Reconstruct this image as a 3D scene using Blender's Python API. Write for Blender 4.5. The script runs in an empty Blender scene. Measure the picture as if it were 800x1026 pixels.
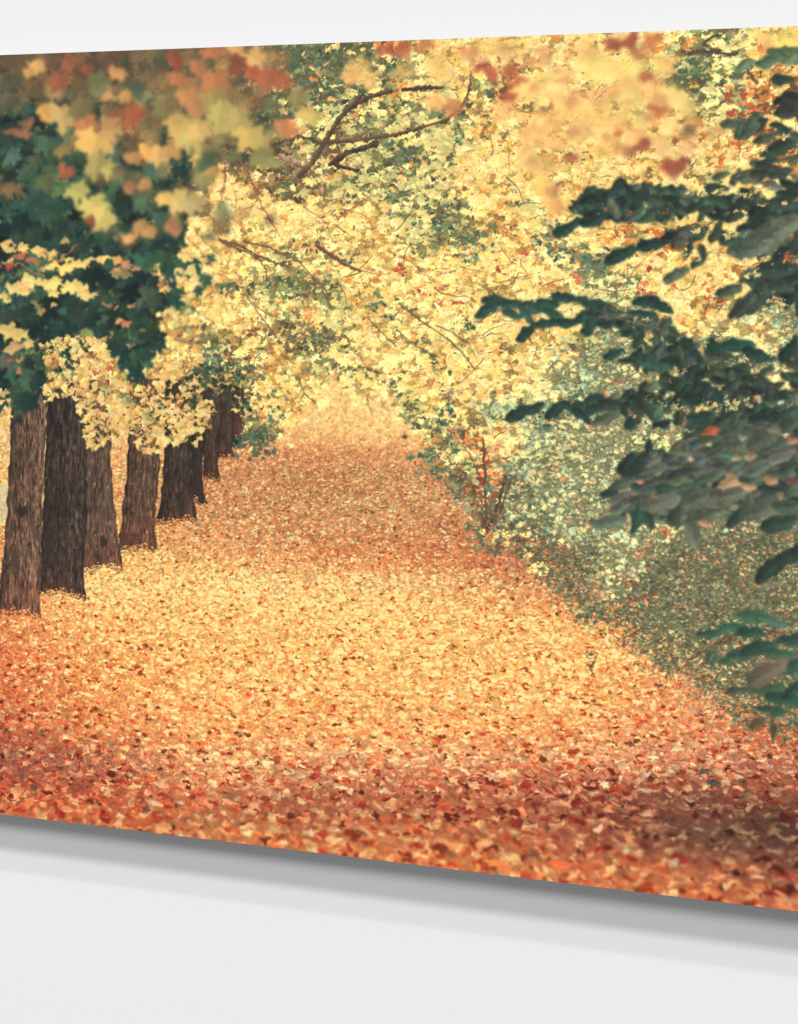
# A frameless wall print of an autumn avenue, floating off a white studio wall.
# The printed picture is a flat sheet: its dots are the cells of fine meshes whose
# colours are painted procedurally (leaf by leaf) by the code below.
import math, sys
import numpy as np

rng = np.random.default_rng(11)
PI = math.pi
# ---------------------------------------------------------------- panel geometry
PH = 0.81                     # panel height (m)
UL, UR = 0.14, 1.07           # panel reaches from u=-UL to u=UR (u=0: left border of the photo)
F = 2400.0                    # focal length in photo pixels
HOR = 230.1                   # eye level row in the photo
h0, hs = 760.4, 0.1585        # height of the panel in pixels: h0 + hs*x
yt0, yts = 55.2, -0.0363      # top border row
def depth(x): return F * PH / (h0 + hs * x)
Y0, Y8 = depth(0), depth(800)
X0, X8 = -400 / F * Y0, 400 / F * Y8
AL = math.atan2(Y0 - Y8, X8 - X0)
CA, SA = math.cos(AL), math.sin(AL)
ZTOP = (HOR - yt0) / F * Y0   # panel top above eye level
CELL = PH / 1140.0
CW, CH = int(round((UL + UR) / CELL)) + 1, 1141

def to_uv(x, y):              # photo pixel -> metres on the panel face (u right, z up from eye level)
    x = np.asarray(x, float); y = np.asarray(y, float)
    Y = depth(x); X = (x - 400) / F * Y
    return (X - X0) * CA - (Y - Y0) * SA, -(y - HOR) / F * Y
def to_cv(x, y):
    u, z = to_uv(x, y)
    return (u + UL) / CELL, (ZTOP - z) / CELL
# inverse: canvas -> photo
_c, _r = np.meshgrid(np.arange(CW), np.arange(CH))
_u = _c * CELL - UL; _z = ZTOP - _r * CELL
_X = X0 + _u * CA; _Y = Y0 - _u * SA
PX = (_X / _Y * F + 400).astype(np.float32); PY = (-_z / _Y * F + HOR).astype(np.float32)
XMIN, XMAX = float(PX.min()), float(PX.max())
KX = lambda x: 1140.0 / (h0 + hs * x)      # canvas px per photo px
# ---------------------------------------------------------------- helpers
def vnoise(sx, sy, seed, w=None, h=None):  # smooth value noise over the canvas, cell size sx, sy
    w = w or CW; h = h or CH
    g = np.random.default_rng(seed).random((int(h / sy) + 3, int(w / sx) + 3)).astype(np.float32)
    ys = np.arange(h) / sy; xs = np.arange(w) / sx
    yi = ys.astype(int); xi = xs.astype(int); fy = ys - yi; fx = xs - xi
    fy = (fy * fy * (3 - 2 * fy))[:, None].astype(np.float32); fx = (fx * fx * (3 - 2 * fx))[None].astype(np.float32)
    a = g[yi][:, xi]; b = g[yi][:, xi + 1]; c = g[yi + 1][:, xi]; d = g[yi + 1][:, xi + 1]
    return (a * (1 - fx) + b * fx) * (1 - fy) + (c * (1 - fx) + d * fx) * fy
def gblur(a, s):
    if s <= 0: return a
    n = int(3 * s + 1); k = np.exp(-0.5 * (np.arange(-n, n + 1) / s) ** 2); k /= k.sum()
    for ax in (0, 1):
        pad = [(0, 0)] * a.ndim; pad[ax] = (n, n)
        p = np.pad(a, pad, mode='edge'); o = np.zeros_like(a)
        for i, w in enumerate(k):
            sl = [slice(None)] * a.ndim; sl[ax] = slice(i, i + a.shape[ax]); o += np.float32(w) * p[tuple(sl)]
        a = o
    return a
def inpoly(x, y, poly):
    x = np.asarray(x); y = np.asarray(y); r = np.zeros(x.shape, bool); n = len(poly)
    for i in range(n):
        x1, y1 = poly[i]; x2, y2 = poly[(i + 1) % n]
        if y1 == y2: continue
        r ^= ((y1 > y) != (y2 > y)) & (x < (x2 - x1) * (y - y1) / (y2 - y1) + x1)
    return r
# leaf outlines as polar radius tables (256 entries, angle 0 = tip)
def table(pts):
    a = np.array([p[0] for p in pts], float); r = np.array([p[1] for p in pts], float)
    t = np.arange(256) * 360 / 256
    return np.interp(t, a, r, period=360).astype(np.float32)
def maple(seed):
    g = np.random.default_rng(seed); j = lambda v, s=.07: v * (1 + g.normal() * s)
    half = [(0, 1.0), (9, .74), (14, .80), (21, .50), (30, .52), (38, .80), (45, .74), (52, .97), (61, .70), (68, .73),
            (78, .44), (90, .52), (100, .68), (112, .72), (124, .50), (140, .40), (160, .42), (172, .20)]
    pts = []
    for a, r in half: pts.append((a, j(r)))
    for a, r in half[1:]: pts.append((360 - a, j(r)))
    pts.append((180, .12)); pts.sort()
    return table(pts)
def ovate(seed, w=.46):
    t = np.arange(256) / 256 * 2 * PI
    r = w / np.sqrt((w * np.cos(t)) ** 2 + (np.sin(t)) ** 2)
    g = np.random.default_rng(seed)
    r *= 1 + .05 * np.sin(3 * t + g.random() * 6) + .035 * np.sin(7 * t + g.random() * 6)
    r *= (1 + .22 * np.maximum(0, np.cos(t)) ** 14) * .95
    return r.astype(np.float32)
def ptable(pts):               # straight edges between the given polar corners
    pts = sorted(pts); t = np.arange(256) * 2 * PI / 256; r = np.zeros(256)
    P = [(math.radians(a), q) for a, q in pts]; P = [(P[-1][0] - 2 * PI, P[-1][1])] + P + [(P[0][0] + 2 * PI, P[0][1])]
    for (a1, r1), (a2, r2) in zip(P, P[1:]):
        m = (t >= a1) & (t <= a2)
        r[m] = r1 * r2 * math.sin(a2 - a1) / np.maximum(r1 * np.sin(t[m] - a1) + r2 * np.sin(a2 - t[m]), 1e-3)
    return np.clip(r, .08, 1.1).astype(np.float32)
def crumb(seed):
    g = np.random.default_rng(seed + 50); n = int(g.integers(5, 9)); ph = g.random() * 360; el = g.random() * PI; e = .25 + .3 * g.random()
    pts = []
    for i in range(n):
        a = (ph + i * 360 / n + g.normal() * 9) % 360
        pts.append((a, (.95 - .5 * g.random()) * (1 - e * abs(math.sin(math.radians(a) - el)))))
    return ptable(pts)
def soft(seed):
    g = np.random.default_rng(seed); t = np.arange(256) / 256 * 2 * PI; r = np.ones(256)
    for k, a in ((2, .12), (3, .14), (5, .10), (7, .05)): r += a * np.sin(k * t + g.random() * 6)
    return (r * .85).astype(np.float32)
MAP = [maple(i) for i in range(10)]; OVA = [ovate(i) for i in range(8)]; CRU = [crumb(i) for i in range(40)]; SOF = [soft(i) for i in range(10)]
OVW = [ovate(i, .36) for i in range(6)]
BMAP = [(.18 + .82 * m) for m in MAP]; CMAP = [np.roll(m, 0) * .85 + .15 * CRU[i] for i, m in enumerate(MAP)]

def warpfield(amp, s1, s2, seed):
    a1 = vnoise(s1, s1, seed) - .5; b1 = vnoise(s1, s1, seed + 1) - .5; a2 = vnoise(s2, s2, seed + 2) - .5; b2 = vnoise(s2, s2, seed + 3) - .5
    return (a1 * 1.1 + a2 * 1.1) * amp, (b1 * 1.1 + b2 * 1.1) * amp
def remap(img, dx, dy):
    x = np.clip(np.arange(CW)[None] + dx, 0, CW - 1.01); y = np.clip(np.arange(CH)[:, None] + dy, 0, CH - 1.01)
    xi = x.astype(np.int32); yi = y.astype(np.int32); fx = (x - xi).astype(np.float32); fy = (y - yi).astype(np.float32)
    if img.ndim == 3: fx = fx[..., None]; fy = fy[..., None]
    return (img[yi, xi] * (1 - fx) + img[yi, xi + 1] * fx) * (1 - fy) + (img[yi + 1, xi] * (1 - fx) + img[yi + 1, xi + 1] * fx) * fy
class Layer:
    def warp(s, amp, s1, s2, seed, ids=False):
        dx, dy = warpfield(amp, s1, s2, seed)
        s.c = remap(s.c, dx, dy)
        if s is not M: s.a = remap(s.a, dx, dy)
        if ids:
            x = np.clip(np.arange(CW)[None] + dx + .5, 0, CW - 1).astype(int); y = np.clip(np.arange(CH)[:, None] + dy + .5, 0, CH - 1).astype(int)
            ID[:] = ID[y, x]
    def __init__(s): s.c = np.zeros((CH, CW, 3), np.float32); s.a = np.zeros((CH, CW), np.float32)
    def stamp(s, x, y, r, asp, ang, tb, col, op=1.0, sh=.10, edge=1.0, idv=0, photo=True, curl=0.0, skew=0.0):
        if photo:
            k = KX(x); x, y = to_cv(x, y); x = float(x); y = float(y); r = r * k
        R = r * 1.25 + 1.5
        x0 = int(x - R); x1 = int(x + R) + 2; y0 = int(y - R); y1 = int(y + R) + 2
        if x0 < 0: x0 = 0
        if y0 < 0: y0 = 0
        if x1 > CW: x1 = CW
        if y1 > CH: y1 = CH
        if x0 >= x1 or y0 >= y1: return
        dx = np.arange(x0, x1, dtype=np.float32)[None] - x
        dy = np.arange(y0, y1, dtype=np.float32)[:, None] - y
        if asp != 1.0: dy = dy / asp
        if skew: dx = dx - skew * dy
        ca, sa = math.cos(ang), math.sin(ang)
        lx = dx * ca + dy * sa; ly = dy * ca - dx * sa
        rr = np.sqrt(lx * lx + ly * ly)
        th = (np.arctan2(ly, lx) * (128 / PI)).astype(np.int32) & 255
        al = np.clip((tb[th] * r - rr) / edge + .5, 0, 1) * op
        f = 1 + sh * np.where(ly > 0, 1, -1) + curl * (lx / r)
        cc = f[..., None] * np.asarray(col, np.float32)
        c = s.c[y0:y1, x0:x1]; a1 = al[..., None]
        c *= 1 - a1; c += cc * a1
        a = s.a[y0:y1, x0:x1]; a *= 1 - al; a += al
        if idv: ID[y0:y1, x0:x1][al > .5] = idv
    def line(s, pts, w0, w1, col, idv=0, op=1.0, rough=.25, edge=1.0, tex=.18):
        P = [tuple(float(v) for v in to_cv(*p)) for p in pts]; k = KX(pts[0][0])
        L = [0]
        for a, b in zip(P, P[1:]): L.append(L[-1] + math.hypot(b[0] - a[0], b[1] - a[1]))
        n = len(P)
        for i in range(n - 1):
            (ax, ay), (bx, by) = P[i], P[i + 1]
            wa = (w0 + (w1 - w0) * L[i] / L[-1]) * k / 2; wb = (w0 + (w1 - w0) * L[i + 1] / L[-1]) * k / 2
            R = max(wa, wb) * 1.4 + 2
            x0 = max(0, int(min(ax, bx) - R)); x1 = min(CW, int(max(ax, bx) + R) + 2)
            y0 = max(0, int(min(ay, by) - R)); y1 = min(CH, int(max(ay, by) + R) + 2)
            if x0 >= x1 or y0 >= y1: continue
            gx = np.arange(x0, x1, dtype=np.float32)[None]; gy = np.arange(y0, y1, dtype=np.float32)[:, None]
            dx, dy = bx - ax, by - ay; ll = dx * dx + dy * dy + 1e-6
            t = np.clip(((gx - ax) * dx + (gy - ay) * dy) / ll, 0, 1)
            side = ((gx - ax) * dy - (gy - ay) * dx) / math.sqrt(ll)
            d = np.hypot(gx - ax - t * dx, gy - ay - t * dy)
            nz = TEXN[y0:y1, x0:x1]
            w = (wa + (wb - wa) * t) * (1 + rough * (nz - .5) * 2)
            al = np.clip((w - d) / edge + .5, 0, 1) * op
            cc = (1 + tex * np.clip(side / (w + .5), -1, 1) + .35 * (nz - .5))[..., None] * np.asarray(col, np.float32)
            c = s.c[y0:y1, x0:x1]; a1 = al[..., None]; c *= 1 - a1; c += cc * a1
            a = s.a[y0:y1, x0:x1]; a *= 1 - al; a += al
            if idv: ID[y0:y1, x0:x1][al > .5] = idv
    def over(s, dst, sig, idv=0, thr=.5):  # this layer (optionally defocused) over dst; layer holds straight colours
        pm = s.c                           # stamps compose as premultiplied because the canvas starts at 0
        if sig > 0:
            q = gblur(np.dstack([pm, s.a]), sig); pm = q[..., :3]; a = q[..., 3]
        else: a = s.a
        dst.c *= (1 - a)[..., None]; dst.c += pm
        if idv: ID[a > thr] = idv
ID = np.zeros((CH, CW), np.uint8)
TEXN = .6 * vnoise(3, 3, 5) + .4 * vnoise(8, 8, 6)
def jit(col, s=.06, hue=.03):
    f = 1 + rng.normal() * s; c = np.asarray(col, np.float32)
    return c * f * (1 + rng.normal(size=3) * hue)
def pick(l): return l[rng.integers(len(l))]
(CARPET, CANOPY, SHRUB, BOUGH, SAPLING, GREENMASS, HANGING, BLURL, BLURR, DARKB, LOWB, UPPERL) = range(1, 13)
TRUNK0 = 20
M = Layer(); M.a[:] = 1
# ================================================================ 1. leaf carpet
cx_ = np.arange(0, 900, 100)
carp = [  # y, colours at x = 0..800 step 100
 (360, [(250,205,130)]*9), (395, [(253,210,130)]*9), (425, [(245,200,130)]*3+[(252,202,124)]*6),
 (440, [(240,190,125)]*3+[(244,182,112)]*6), (455, [(238,185,120),(238,180,115),(220,145,98)]+[(216,142,95)]*6),
 (475, [(236,180,118),(235,175,112),(206,134,90)]+[(202,138,93)]*3+[(190,125,88)]*3),
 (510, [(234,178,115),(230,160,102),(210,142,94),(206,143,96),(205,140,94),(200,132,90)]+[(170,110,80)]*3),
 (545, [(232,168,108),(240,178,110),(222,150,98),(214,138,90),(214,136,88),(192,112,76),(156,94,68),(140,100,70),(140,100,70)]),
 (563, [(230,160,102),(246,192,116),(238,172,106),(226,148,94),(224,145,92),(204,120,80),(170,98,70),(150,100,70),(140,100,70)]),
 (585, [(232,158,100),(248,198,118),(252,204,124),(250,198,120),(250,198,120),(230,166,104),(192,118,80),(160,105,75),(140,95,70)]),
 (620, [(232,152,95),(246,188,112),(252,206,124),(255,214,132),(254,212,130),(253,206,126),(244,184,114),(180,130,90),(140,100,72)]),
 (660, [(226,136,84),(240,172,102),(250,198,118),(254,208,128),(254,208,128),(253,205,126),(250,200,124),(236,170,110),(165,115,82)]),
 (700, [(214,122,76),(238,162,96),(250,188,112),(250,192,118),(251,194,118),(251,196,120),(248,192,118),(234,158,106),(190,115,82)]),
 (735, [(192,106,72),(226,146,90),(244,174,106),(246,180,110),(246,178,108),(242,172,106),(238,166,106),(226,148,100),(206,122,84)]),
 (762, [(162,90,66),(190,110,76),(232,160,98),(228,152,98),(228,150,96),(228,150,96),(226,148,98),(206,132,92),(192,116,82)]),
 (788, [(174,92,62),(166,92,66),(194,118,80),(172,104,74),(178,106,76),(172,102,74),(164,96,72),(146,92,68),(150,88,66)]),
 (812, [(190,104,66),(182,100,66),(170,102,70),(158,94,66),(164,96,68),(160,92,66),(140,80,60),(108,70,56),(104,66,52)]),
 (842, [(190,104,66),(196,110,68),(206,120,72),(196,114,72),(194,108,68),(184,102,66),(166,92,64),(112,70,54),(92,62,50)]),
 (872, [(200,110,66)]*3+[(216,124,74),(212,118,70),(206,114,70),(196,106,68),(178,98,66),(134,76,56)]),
 (900, [(205,112,68)]*5+[(214,122,76),(214,120,74),(206,112,70),(180,98,66)]), (930, [(210,115,70)]*9)]
cy_ = np.array([c[0] for c in carp], float); cg_ = np.array([c[1] for c in carp], float)
for k_ in range(len(cy_)):
    if cy_[k_] in (788, 812): cg_[k_] *= np.array([1.13, 1.08, .98])
    elif 600 < cy_[k_] < 750: cg_[k_] *= np.array([1.0, .935, .875])
    elif 450 < cy_[k_] < 565: cg_[k_] *= np.array([1.01, 1.04, .98])
    elif cy_[k_] >= 842: cg_[k_] *= np.array([1.06, 1.08, 1.0])
def cmean(x, y):
    x = np.clip(np.asarray(x, float), 0, 799.9); y = np.clip(np.asarray(y, float), 360, 929.9)
    xi = (x / 100).astype(int); fx = (x / 100 - xi)[..., None]
    yi = np.clip(np.searchsorted(cy_, y, side='right') - 1, 0, len(cy_) - 2)
    fy = ((y - cy_[yi]) / (cy_[yi + 1] - cy_[yi]))[..., None]
    g = lambda a, b: cg_[a, np.minimum(b, 8)]
    return ((g(yi, xi) * (1 - fx) + g(yi, xi + 1) * fx) * (1 - fy) + (g(yi + 1, xi) * (1 - fx) + g(yi + 1, xi + 1) * fx) * fy)
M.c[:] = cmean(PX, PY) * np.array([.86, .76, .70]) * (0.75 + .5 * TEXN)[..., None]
ID[:] = CARPET
# multiplicative variety of fallen leaves
VAR = np.array([(1.05,1.04,1.02),(1.10,1.20,1.24),(1.07,.98,.90),(1.00,.78,.66),(.86,.56,.52),(.66,.50,.40),(1.10,1.30,1.50),(.84,.84,.78),(1.0,.90,.80)])
VW = np.array([.19,.20,.17,.17,.11,.085,.04,.04,.06]); VW /= VW.sum()
def litter(y):
    return np.interp(y, [380, 440, 500, 560, 620, 680, 740, 800, 860, 930], [1.2, 1.7, 2.1, 2.3, 2.8, 3.6, 5.0, 6.9, 8.8, 10.5])
ys = []
for yy in np.arange(372, 935, 2.0):
    r = litter(yy); n = int((XMAX - XMIN) * 2.0 / (PI * r * r * .44) * np.interp(yy, [640, 780], [2.1, 3.3]))
    ys.append(np.stack([rng.uniform(XMIN - 5, XMAX + 5, n), yy + rng.uniform(-1, 3, n), (.5 + 1.25 * rng.random(n) ** 1.8) * r], 1))
A = np.concatenate(ys); A = A[np.argsort(A[:, 1])]
cm = cmean(A[:, 0], A[:, 1]); vi = rng.choice(len(VAR), len(A), p=VW)
dev = VAR[vi]
wk = np.interp(A[:, 1], [380, 440, 500, 620, 760, 930], [.5, 1.0, 1.25, 1.4, 1.35, 1.35])[:, None]
lr = np.zeros((len(A), 1)); lr[vi == 6] = .55; lr[vi == 1] = .42; lr[vi == 0] = .12
lr = lr * np.interp(A[:, 1], [560, 760, 930], [.3, 1, 1])[:, None]
tgt_ = np.where((vi == 6)[:, None], np.array([[246., 212, 150]]), np.array([[244., 186, 102]]))
dev = np.where((A[:, 1:2] > 700) & np.isin(vi, [1, 6])[:, None], 1.0, dev)
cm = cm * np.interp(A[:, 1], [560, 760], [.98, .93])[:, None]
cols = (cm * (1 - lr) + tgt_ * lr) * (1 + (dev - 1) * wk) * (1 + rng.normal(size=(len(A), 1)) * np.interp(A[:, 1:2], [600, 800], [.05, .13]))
an = rng.uniform(0, 2 * PI, len(A)); kk = KX(A[:, 0]); CXs, CYs = to_cv(A[:, 0], A[:, 1])
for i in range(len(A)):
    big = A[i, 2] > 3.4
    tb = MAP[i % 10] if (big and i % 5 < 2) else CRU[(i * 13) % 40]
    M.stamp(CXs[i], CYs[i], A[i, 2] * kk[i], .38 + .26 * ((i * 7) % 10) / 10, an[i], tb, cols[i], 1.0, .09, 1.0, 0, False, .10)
# defocus of the nearest leaves and of the far end
def focus(mask, sig):
    b = gblur(M.c, sig); m = mask[..., None].astype(np.float32); M.c[:] = M.c * (1 - m) + b * m

# a few dark green and pale leaves lying about
for x, y, r, c in [(6,732,6,(55,75,62)),(42,732,6,(70,80,62)),(32,790,7,(75,75,65)),(20,778,6,(80,80,65)),(630,747,8,(85,55,42)),(675,750,8,(205,165,105)),
                   (705,772,9,(70,72,55)),(712,783,9,(62,66,52)),(746,784,6,(45,50,42)),(628,852,8,(195,190,130)),(459,684,5,(165,175,120)),(464,692,4,(140,160,110)),
                   (603,787,9,(240,205,150)),(65,738,9,(240,190,120)),(300,690,7,(250,222,150)),(118,818,8,(232,170,100)),(160,830,14,(235,160,90)),(628,838,15,(228,150,85)),(145,810,8,(90,60,50))]:
    M.stamp(x, y, r, .5, rng.uniform(-.5, .5), pick(MAP), c, .9, .1, 1.6)
# gaps on the far left between the trunks: pale path edge
M.stamp(0, 505, 15, 1.6, 0, SOF[1], (178, 170, 150), .8, 0, 4)
# ================================================================ 2. canopy and shrubs (cells of 25 px)
# canopy plan: one row per 25 px, runs of (kind, how many 25 px cells); kinds: 0 none 1 olive 2 dark 3 green 4 light green
# 5 pale teal 6 yellow 7 cream 8 amber 9 twiggy brown 10 russet 11 low shrub 12 high shrub 13 sparse
KEY = ['.', 'o', 'D', 'G', 'g', 't', 'Y', 'C', 'A', 'B', 'R', 'S', 'T', ',']
PLAN = [
 [(1, 10), (3, 5), (10, 1), (6, 11), (4, 2), (3, 1), (6, 2)],
 [(1, 10), (3, 6), (4, 1), (6, 3), (9, 1), (6, 6), (4, 1), (3, 1), (4, 1), (6, 1), (8, 1)],
 [(2, 1), (1, 9), (3, 5), (4, 1), (6, 1), (4, 1), (6, 1), (4, 1), (8, 1), (6, 5), (4, 1), (3, 1), (4, 1), (3, 1), (8, 2)],
 [(2, 2), (1, 3), (2, 1), (1, 4), (3, 3), (4, 1), (3, 1), (4, 4), (6, 7), (8, 1), (3, 1), (4, 2), (8, 1), (6, 1)],
 [(2, 3), (1, 3), (2, 1), (1, 3), (9, 1), (3, 1), (4, 1), (9, 1), (4, 2), (3, 1), (4, 2), (6, 8), (8, 5)],
 [(2, 5), (1, 1), (2, 2), (9, 1), (1, 1), (9, 2), (4, 1), (9, 1), (4, 2), (3, 1), (4, 1), (6, 9), (4, 1), (8, 1), (6, 1), (8, 2)],
 [(2, 7), (1, 1), (8, 1), (6, 1), (9, 1), (4, 1), (9, 1), (4, 1), (3, 1), (4, 3), (6, 10), (4, 1), (6, 2), (8, 1)],
 [(2, 7), (8, 1), (6, 8), (4, 1), (3, 1), (4, 1), (6, 2), (4, 1), (6, 9), (8, 1)],
 [(2, 6), (8, 1), (6, 5), (7, 1), (6, 3), (4, 3), (6, 3), (12, 1), (6, 3), (8, 2), (6, 2), (8, 2)],
 [(2, 6), (6, 5), (4, 1), (6, 11), (12, 2), (6, 4), (8, 3)],
 [(2, 6), (6, 4), (4, 2), (3, 1), (4, 1), (6, 2), (7, 1), (6, 5), (7, 1), (12, 1), (4, 1), (12, 1), (6, 2), (8, 1), (6, 1), (12, 2)],
 [(2, 5), (6, 2), (4, 1), (6, 2), (7, 1), (4, 1), (6, 1), (4, 1), (6, 1), (7, 3), (6, 5), (4, 1), (12, 2), (8, 1), (6, 2), (12, 3)],
 [(2, 4), (6, 4), (4, 1), (6, 2), (9, 1), (3, 2), (6, 1), (7, 4), (6, 4), (4, 1), (12, 2), (8, 2), (12, 1), (7, 2), (12, 1)],
 [(2, 3), (6, 5), (3, 1), (9, 1), (6, 2), (4, 1), (7, 4), (6, 4), (7, 1), (12, 4), (8, 2), (12, 4)],
 [(2, 2), (6, 6), (2, 1), (3, 1), (6, 2), (7, 1), (13, 1), (7, 2), (6, 4), (7, 2), (12, 1), (5, 1), (12, 6), (7, 2)],
 [(0, 6), (6, 2), (2, 2), (6, 2), (0, 4), (4, 1), (7, 1), (6, 1), (5, 3), (12, 10)],
 [(0, 8), (2, 1), (3, 2), (0, 6), (4, 1), (3, 1), (8, 1), (6, 1), (5, 1), (12, 10)],
 [(0, 17), (3, 1), (4, 1), (10, 1), (5, 1), (12, 11)],
 [(0, 18), (3, 1), (10, 1), (11, 1), (12, 11)],
 [(0, 18), (13, 1), (3, 1), (12, 12)],
 [(0, 19), (3, 2), (11, 1), (12, 5), (11, 5)],
 [(0, 20), (13, 1), (3, 1), (11, 2), (12, 2), (11, 6)],
 [(0, 22), (11, 2), (12, 1), (11, 7)],
 [(0, 22), (13, 1), (11, 9)],
 [(0, 24), (13, 1), (11, 7)],
 [(0, 25), (13, 1), (11, 6)],
 [(0, 26), (13, 2), (11, 4)],
 [(0, 28), (13, 1), (11, 3)],
 [(0, 29), (13, 2), (11, 1)],
]
GR = [''.join(KEY[k] * n for k, n in row) for row in PLAN]
MEAN = dict(o=(112,96,64), D=(40,64,54), G=(140,136,92), g=(196,184,112), t=(172,184,132), Y=(250,209,120), C=(253,222,134), A=(236,182,104),
            B=(150,118,80), R=(212,122,76), S=(146,138,98), T=(190,182,126))
GV = dict(
 Y=[((1.02,1.01,1.02),5),((1.02,1.04,1.18),4),((.98,.93,.84),3.2),((.90,.70,.58),.7),((.58,.55,.58),.5),((.74,.78,.72),.8)],
 C=[((1.0,1.02,1.0),5),((1.01,1.04,1.12),4),((.98,.92,.84),2.4),((.88,.68,.58),.4),((.6,.56,.58),.4),((.74,.78,.74),.8)],
 g=[((1,1,1),4),((1.28,1.24,1.3),3),((.62,.72,.74),2.5),((.42,.46,.56),1.3),((1.1,.8,.6),1)],
 G=[((.95,1,1),4),((.60,.70,.78),3),((1.9,1.6,1.4),2.2),((1.3,1.25,1.2),2),((1.5,.9,.7),.7)],
 t=[((1,1,1),4),((1.3,1.2,1.1),2),((.7,.8,.85),2),((.4,.5,.55),1)],
 T=[((1.04,1.03,1.0),4),((1.26,1.22,1.10),3),((.74,.82,.86),2.6),((.50,.56,.62),1.3),((1.08,.74,.66),.7),((.9,1.08,1.22),1.8)],
 S=[((1,1,1),3),((1.36,1.28,1.18),1.8),((.70,.84,.92),2.6),((.50,.54,.62),1.6),((1.25,.84,.70),2.0),((.85,1.05,1.15),2)],
 A=[((1,1,1),4),((1.06,1.18,1.25),3),((.92,.62,.5),2),((.5,.42,.45),1.2)],
 B=[((1,1,1),4),((1.6,1.7,1.5),2),((.5,.55,.6),3)], R=[((1,1,1),4),((1.15,1.4,1.3),2),((.5,.5,.6),1)],
 o=[((1,1,1),4),((.6,.7,.8),3),((1.5,1.3,1.1),1)], D=[((1,1,1),5),((.75,.8,.82),3),((1.5,1.4,1.3),1.5),((3.2,2.2,1.5),.25)])
GSZ = dict(Y=(4.5,9), C=(4.5,9), g=(4,8), G=(3,7), t=(3,7), T=(2,5.2), S=(1.5,3.4), A=(4,8), B=(3,7), R=(3,7), o=(8,16), D=(8,15))
def cellof(x, y):
    i = int(np.clip((x + rng.normal() * 7) // 25, 0, 31)); j = int((y + rng.normal() * 6 - 25) // 25)
    if j < 0: j = 0
    return GR[j][i] if j < len(GR) else '.'
# under-colour, smoothed
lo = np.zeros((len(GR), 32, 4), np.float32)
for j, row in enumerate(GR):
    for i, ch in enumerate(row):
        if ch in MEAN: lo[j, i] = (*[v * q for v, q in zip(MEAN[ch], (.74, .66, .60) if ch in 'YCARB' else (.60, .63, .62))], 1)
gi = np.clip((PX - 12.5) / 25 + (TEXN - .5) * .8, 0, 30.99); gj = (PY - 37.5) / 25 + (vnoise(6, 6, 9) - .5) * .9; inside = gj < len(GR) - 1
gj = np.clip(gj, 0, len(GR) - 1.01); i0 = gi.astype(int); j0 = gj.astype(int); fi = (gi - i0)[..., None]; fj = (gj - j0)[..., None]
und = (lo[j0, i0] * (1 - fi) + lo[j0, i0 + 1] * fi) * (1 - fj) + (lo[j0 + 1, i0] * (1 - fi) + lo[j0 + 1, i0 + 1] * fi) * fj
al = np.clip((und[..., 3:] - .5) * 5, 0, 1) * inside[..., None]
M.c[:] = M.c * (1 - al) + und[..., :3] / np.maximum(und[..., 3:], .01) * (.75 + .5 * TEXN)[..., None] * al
ID[(al[..., 0] > .5)] = CANOPY
right = (PX > 470) & (PY > 400); ID[(ID == CANOPY) & right] = SHRUB
NLF = vnoise(34, 26, 71); NLH = vnoise(120, 90, 72)
def gstamps(n, phase):
    xs = rng.uniform(XMIN - 5, XMAX + 5, n); yy = rng.uniform(18, 745, n)
    for x, y in zip(xs, yy):
        ch = cellof(x, y)
        if ch == '.': continue
        p = 1.0
        if ch == ',':
            if rng.random() < .6: continue
            ch = 'Y' if y < 430 else 'S'
        a, b = GSZ[ch]; r = rng.uniform(a, b)
        if y < 210 and ch in 'Yg': r *= 1.15
        if 240 < y < 420 and ch in 'YC' and x < 440: r *= .78
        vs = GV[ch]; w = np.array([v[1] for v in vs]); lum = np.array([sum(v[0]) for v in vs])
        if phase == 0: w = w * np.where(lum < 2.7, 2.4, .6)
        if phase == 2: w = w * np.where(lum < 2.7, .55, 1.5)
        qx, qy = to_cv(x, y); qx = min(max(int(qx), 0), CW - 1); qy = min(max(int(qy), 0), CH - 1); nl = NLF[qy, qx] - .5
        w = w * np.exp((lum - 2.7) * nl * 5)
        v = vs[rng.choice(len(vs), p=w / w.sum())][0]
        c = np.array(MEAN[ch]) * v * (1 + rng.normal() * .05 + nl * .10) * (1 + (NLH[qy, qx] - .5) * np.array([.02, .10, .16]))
        idv = SHRUB if (x > 470 and y > 400) else (GREENMASS if ch in 'oD' and x < 250 else CANOPY)
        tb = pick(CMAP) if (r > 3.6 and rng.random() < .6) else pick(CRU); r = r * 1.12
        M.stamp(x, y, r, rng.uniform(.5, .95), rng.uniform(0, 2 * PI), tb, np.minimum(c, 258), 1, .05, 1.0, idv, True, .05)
area = (XMAX - XMIN) * 730
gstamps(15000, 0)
TW = []
def twig(x, y, a, L, w, col, idv, bend=.25, lay=M):
    pts = [(x, y)]; n = 5
    for i in range(n):
        a += rng.normal() * bend; x += math.cos(a) * L / n; y += math.sin(a) * L / n; pts.append((x, y))
    lay.line(pts, w, w * .4, col, idv)
for _ in range(150):
    x, y = rng.uniform(180, 560), rng.uniform(60, 370)
    twig(x, y, rng.choice([.6, .9, 2.6, .3, 1.2]) + rng.normal() * .2, rng.uniform(20, 60), rng.uniform(.8, 1.8), jit((112, 78, 56), .15), CANOPY)
gstamps(15000, 1)
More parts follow.
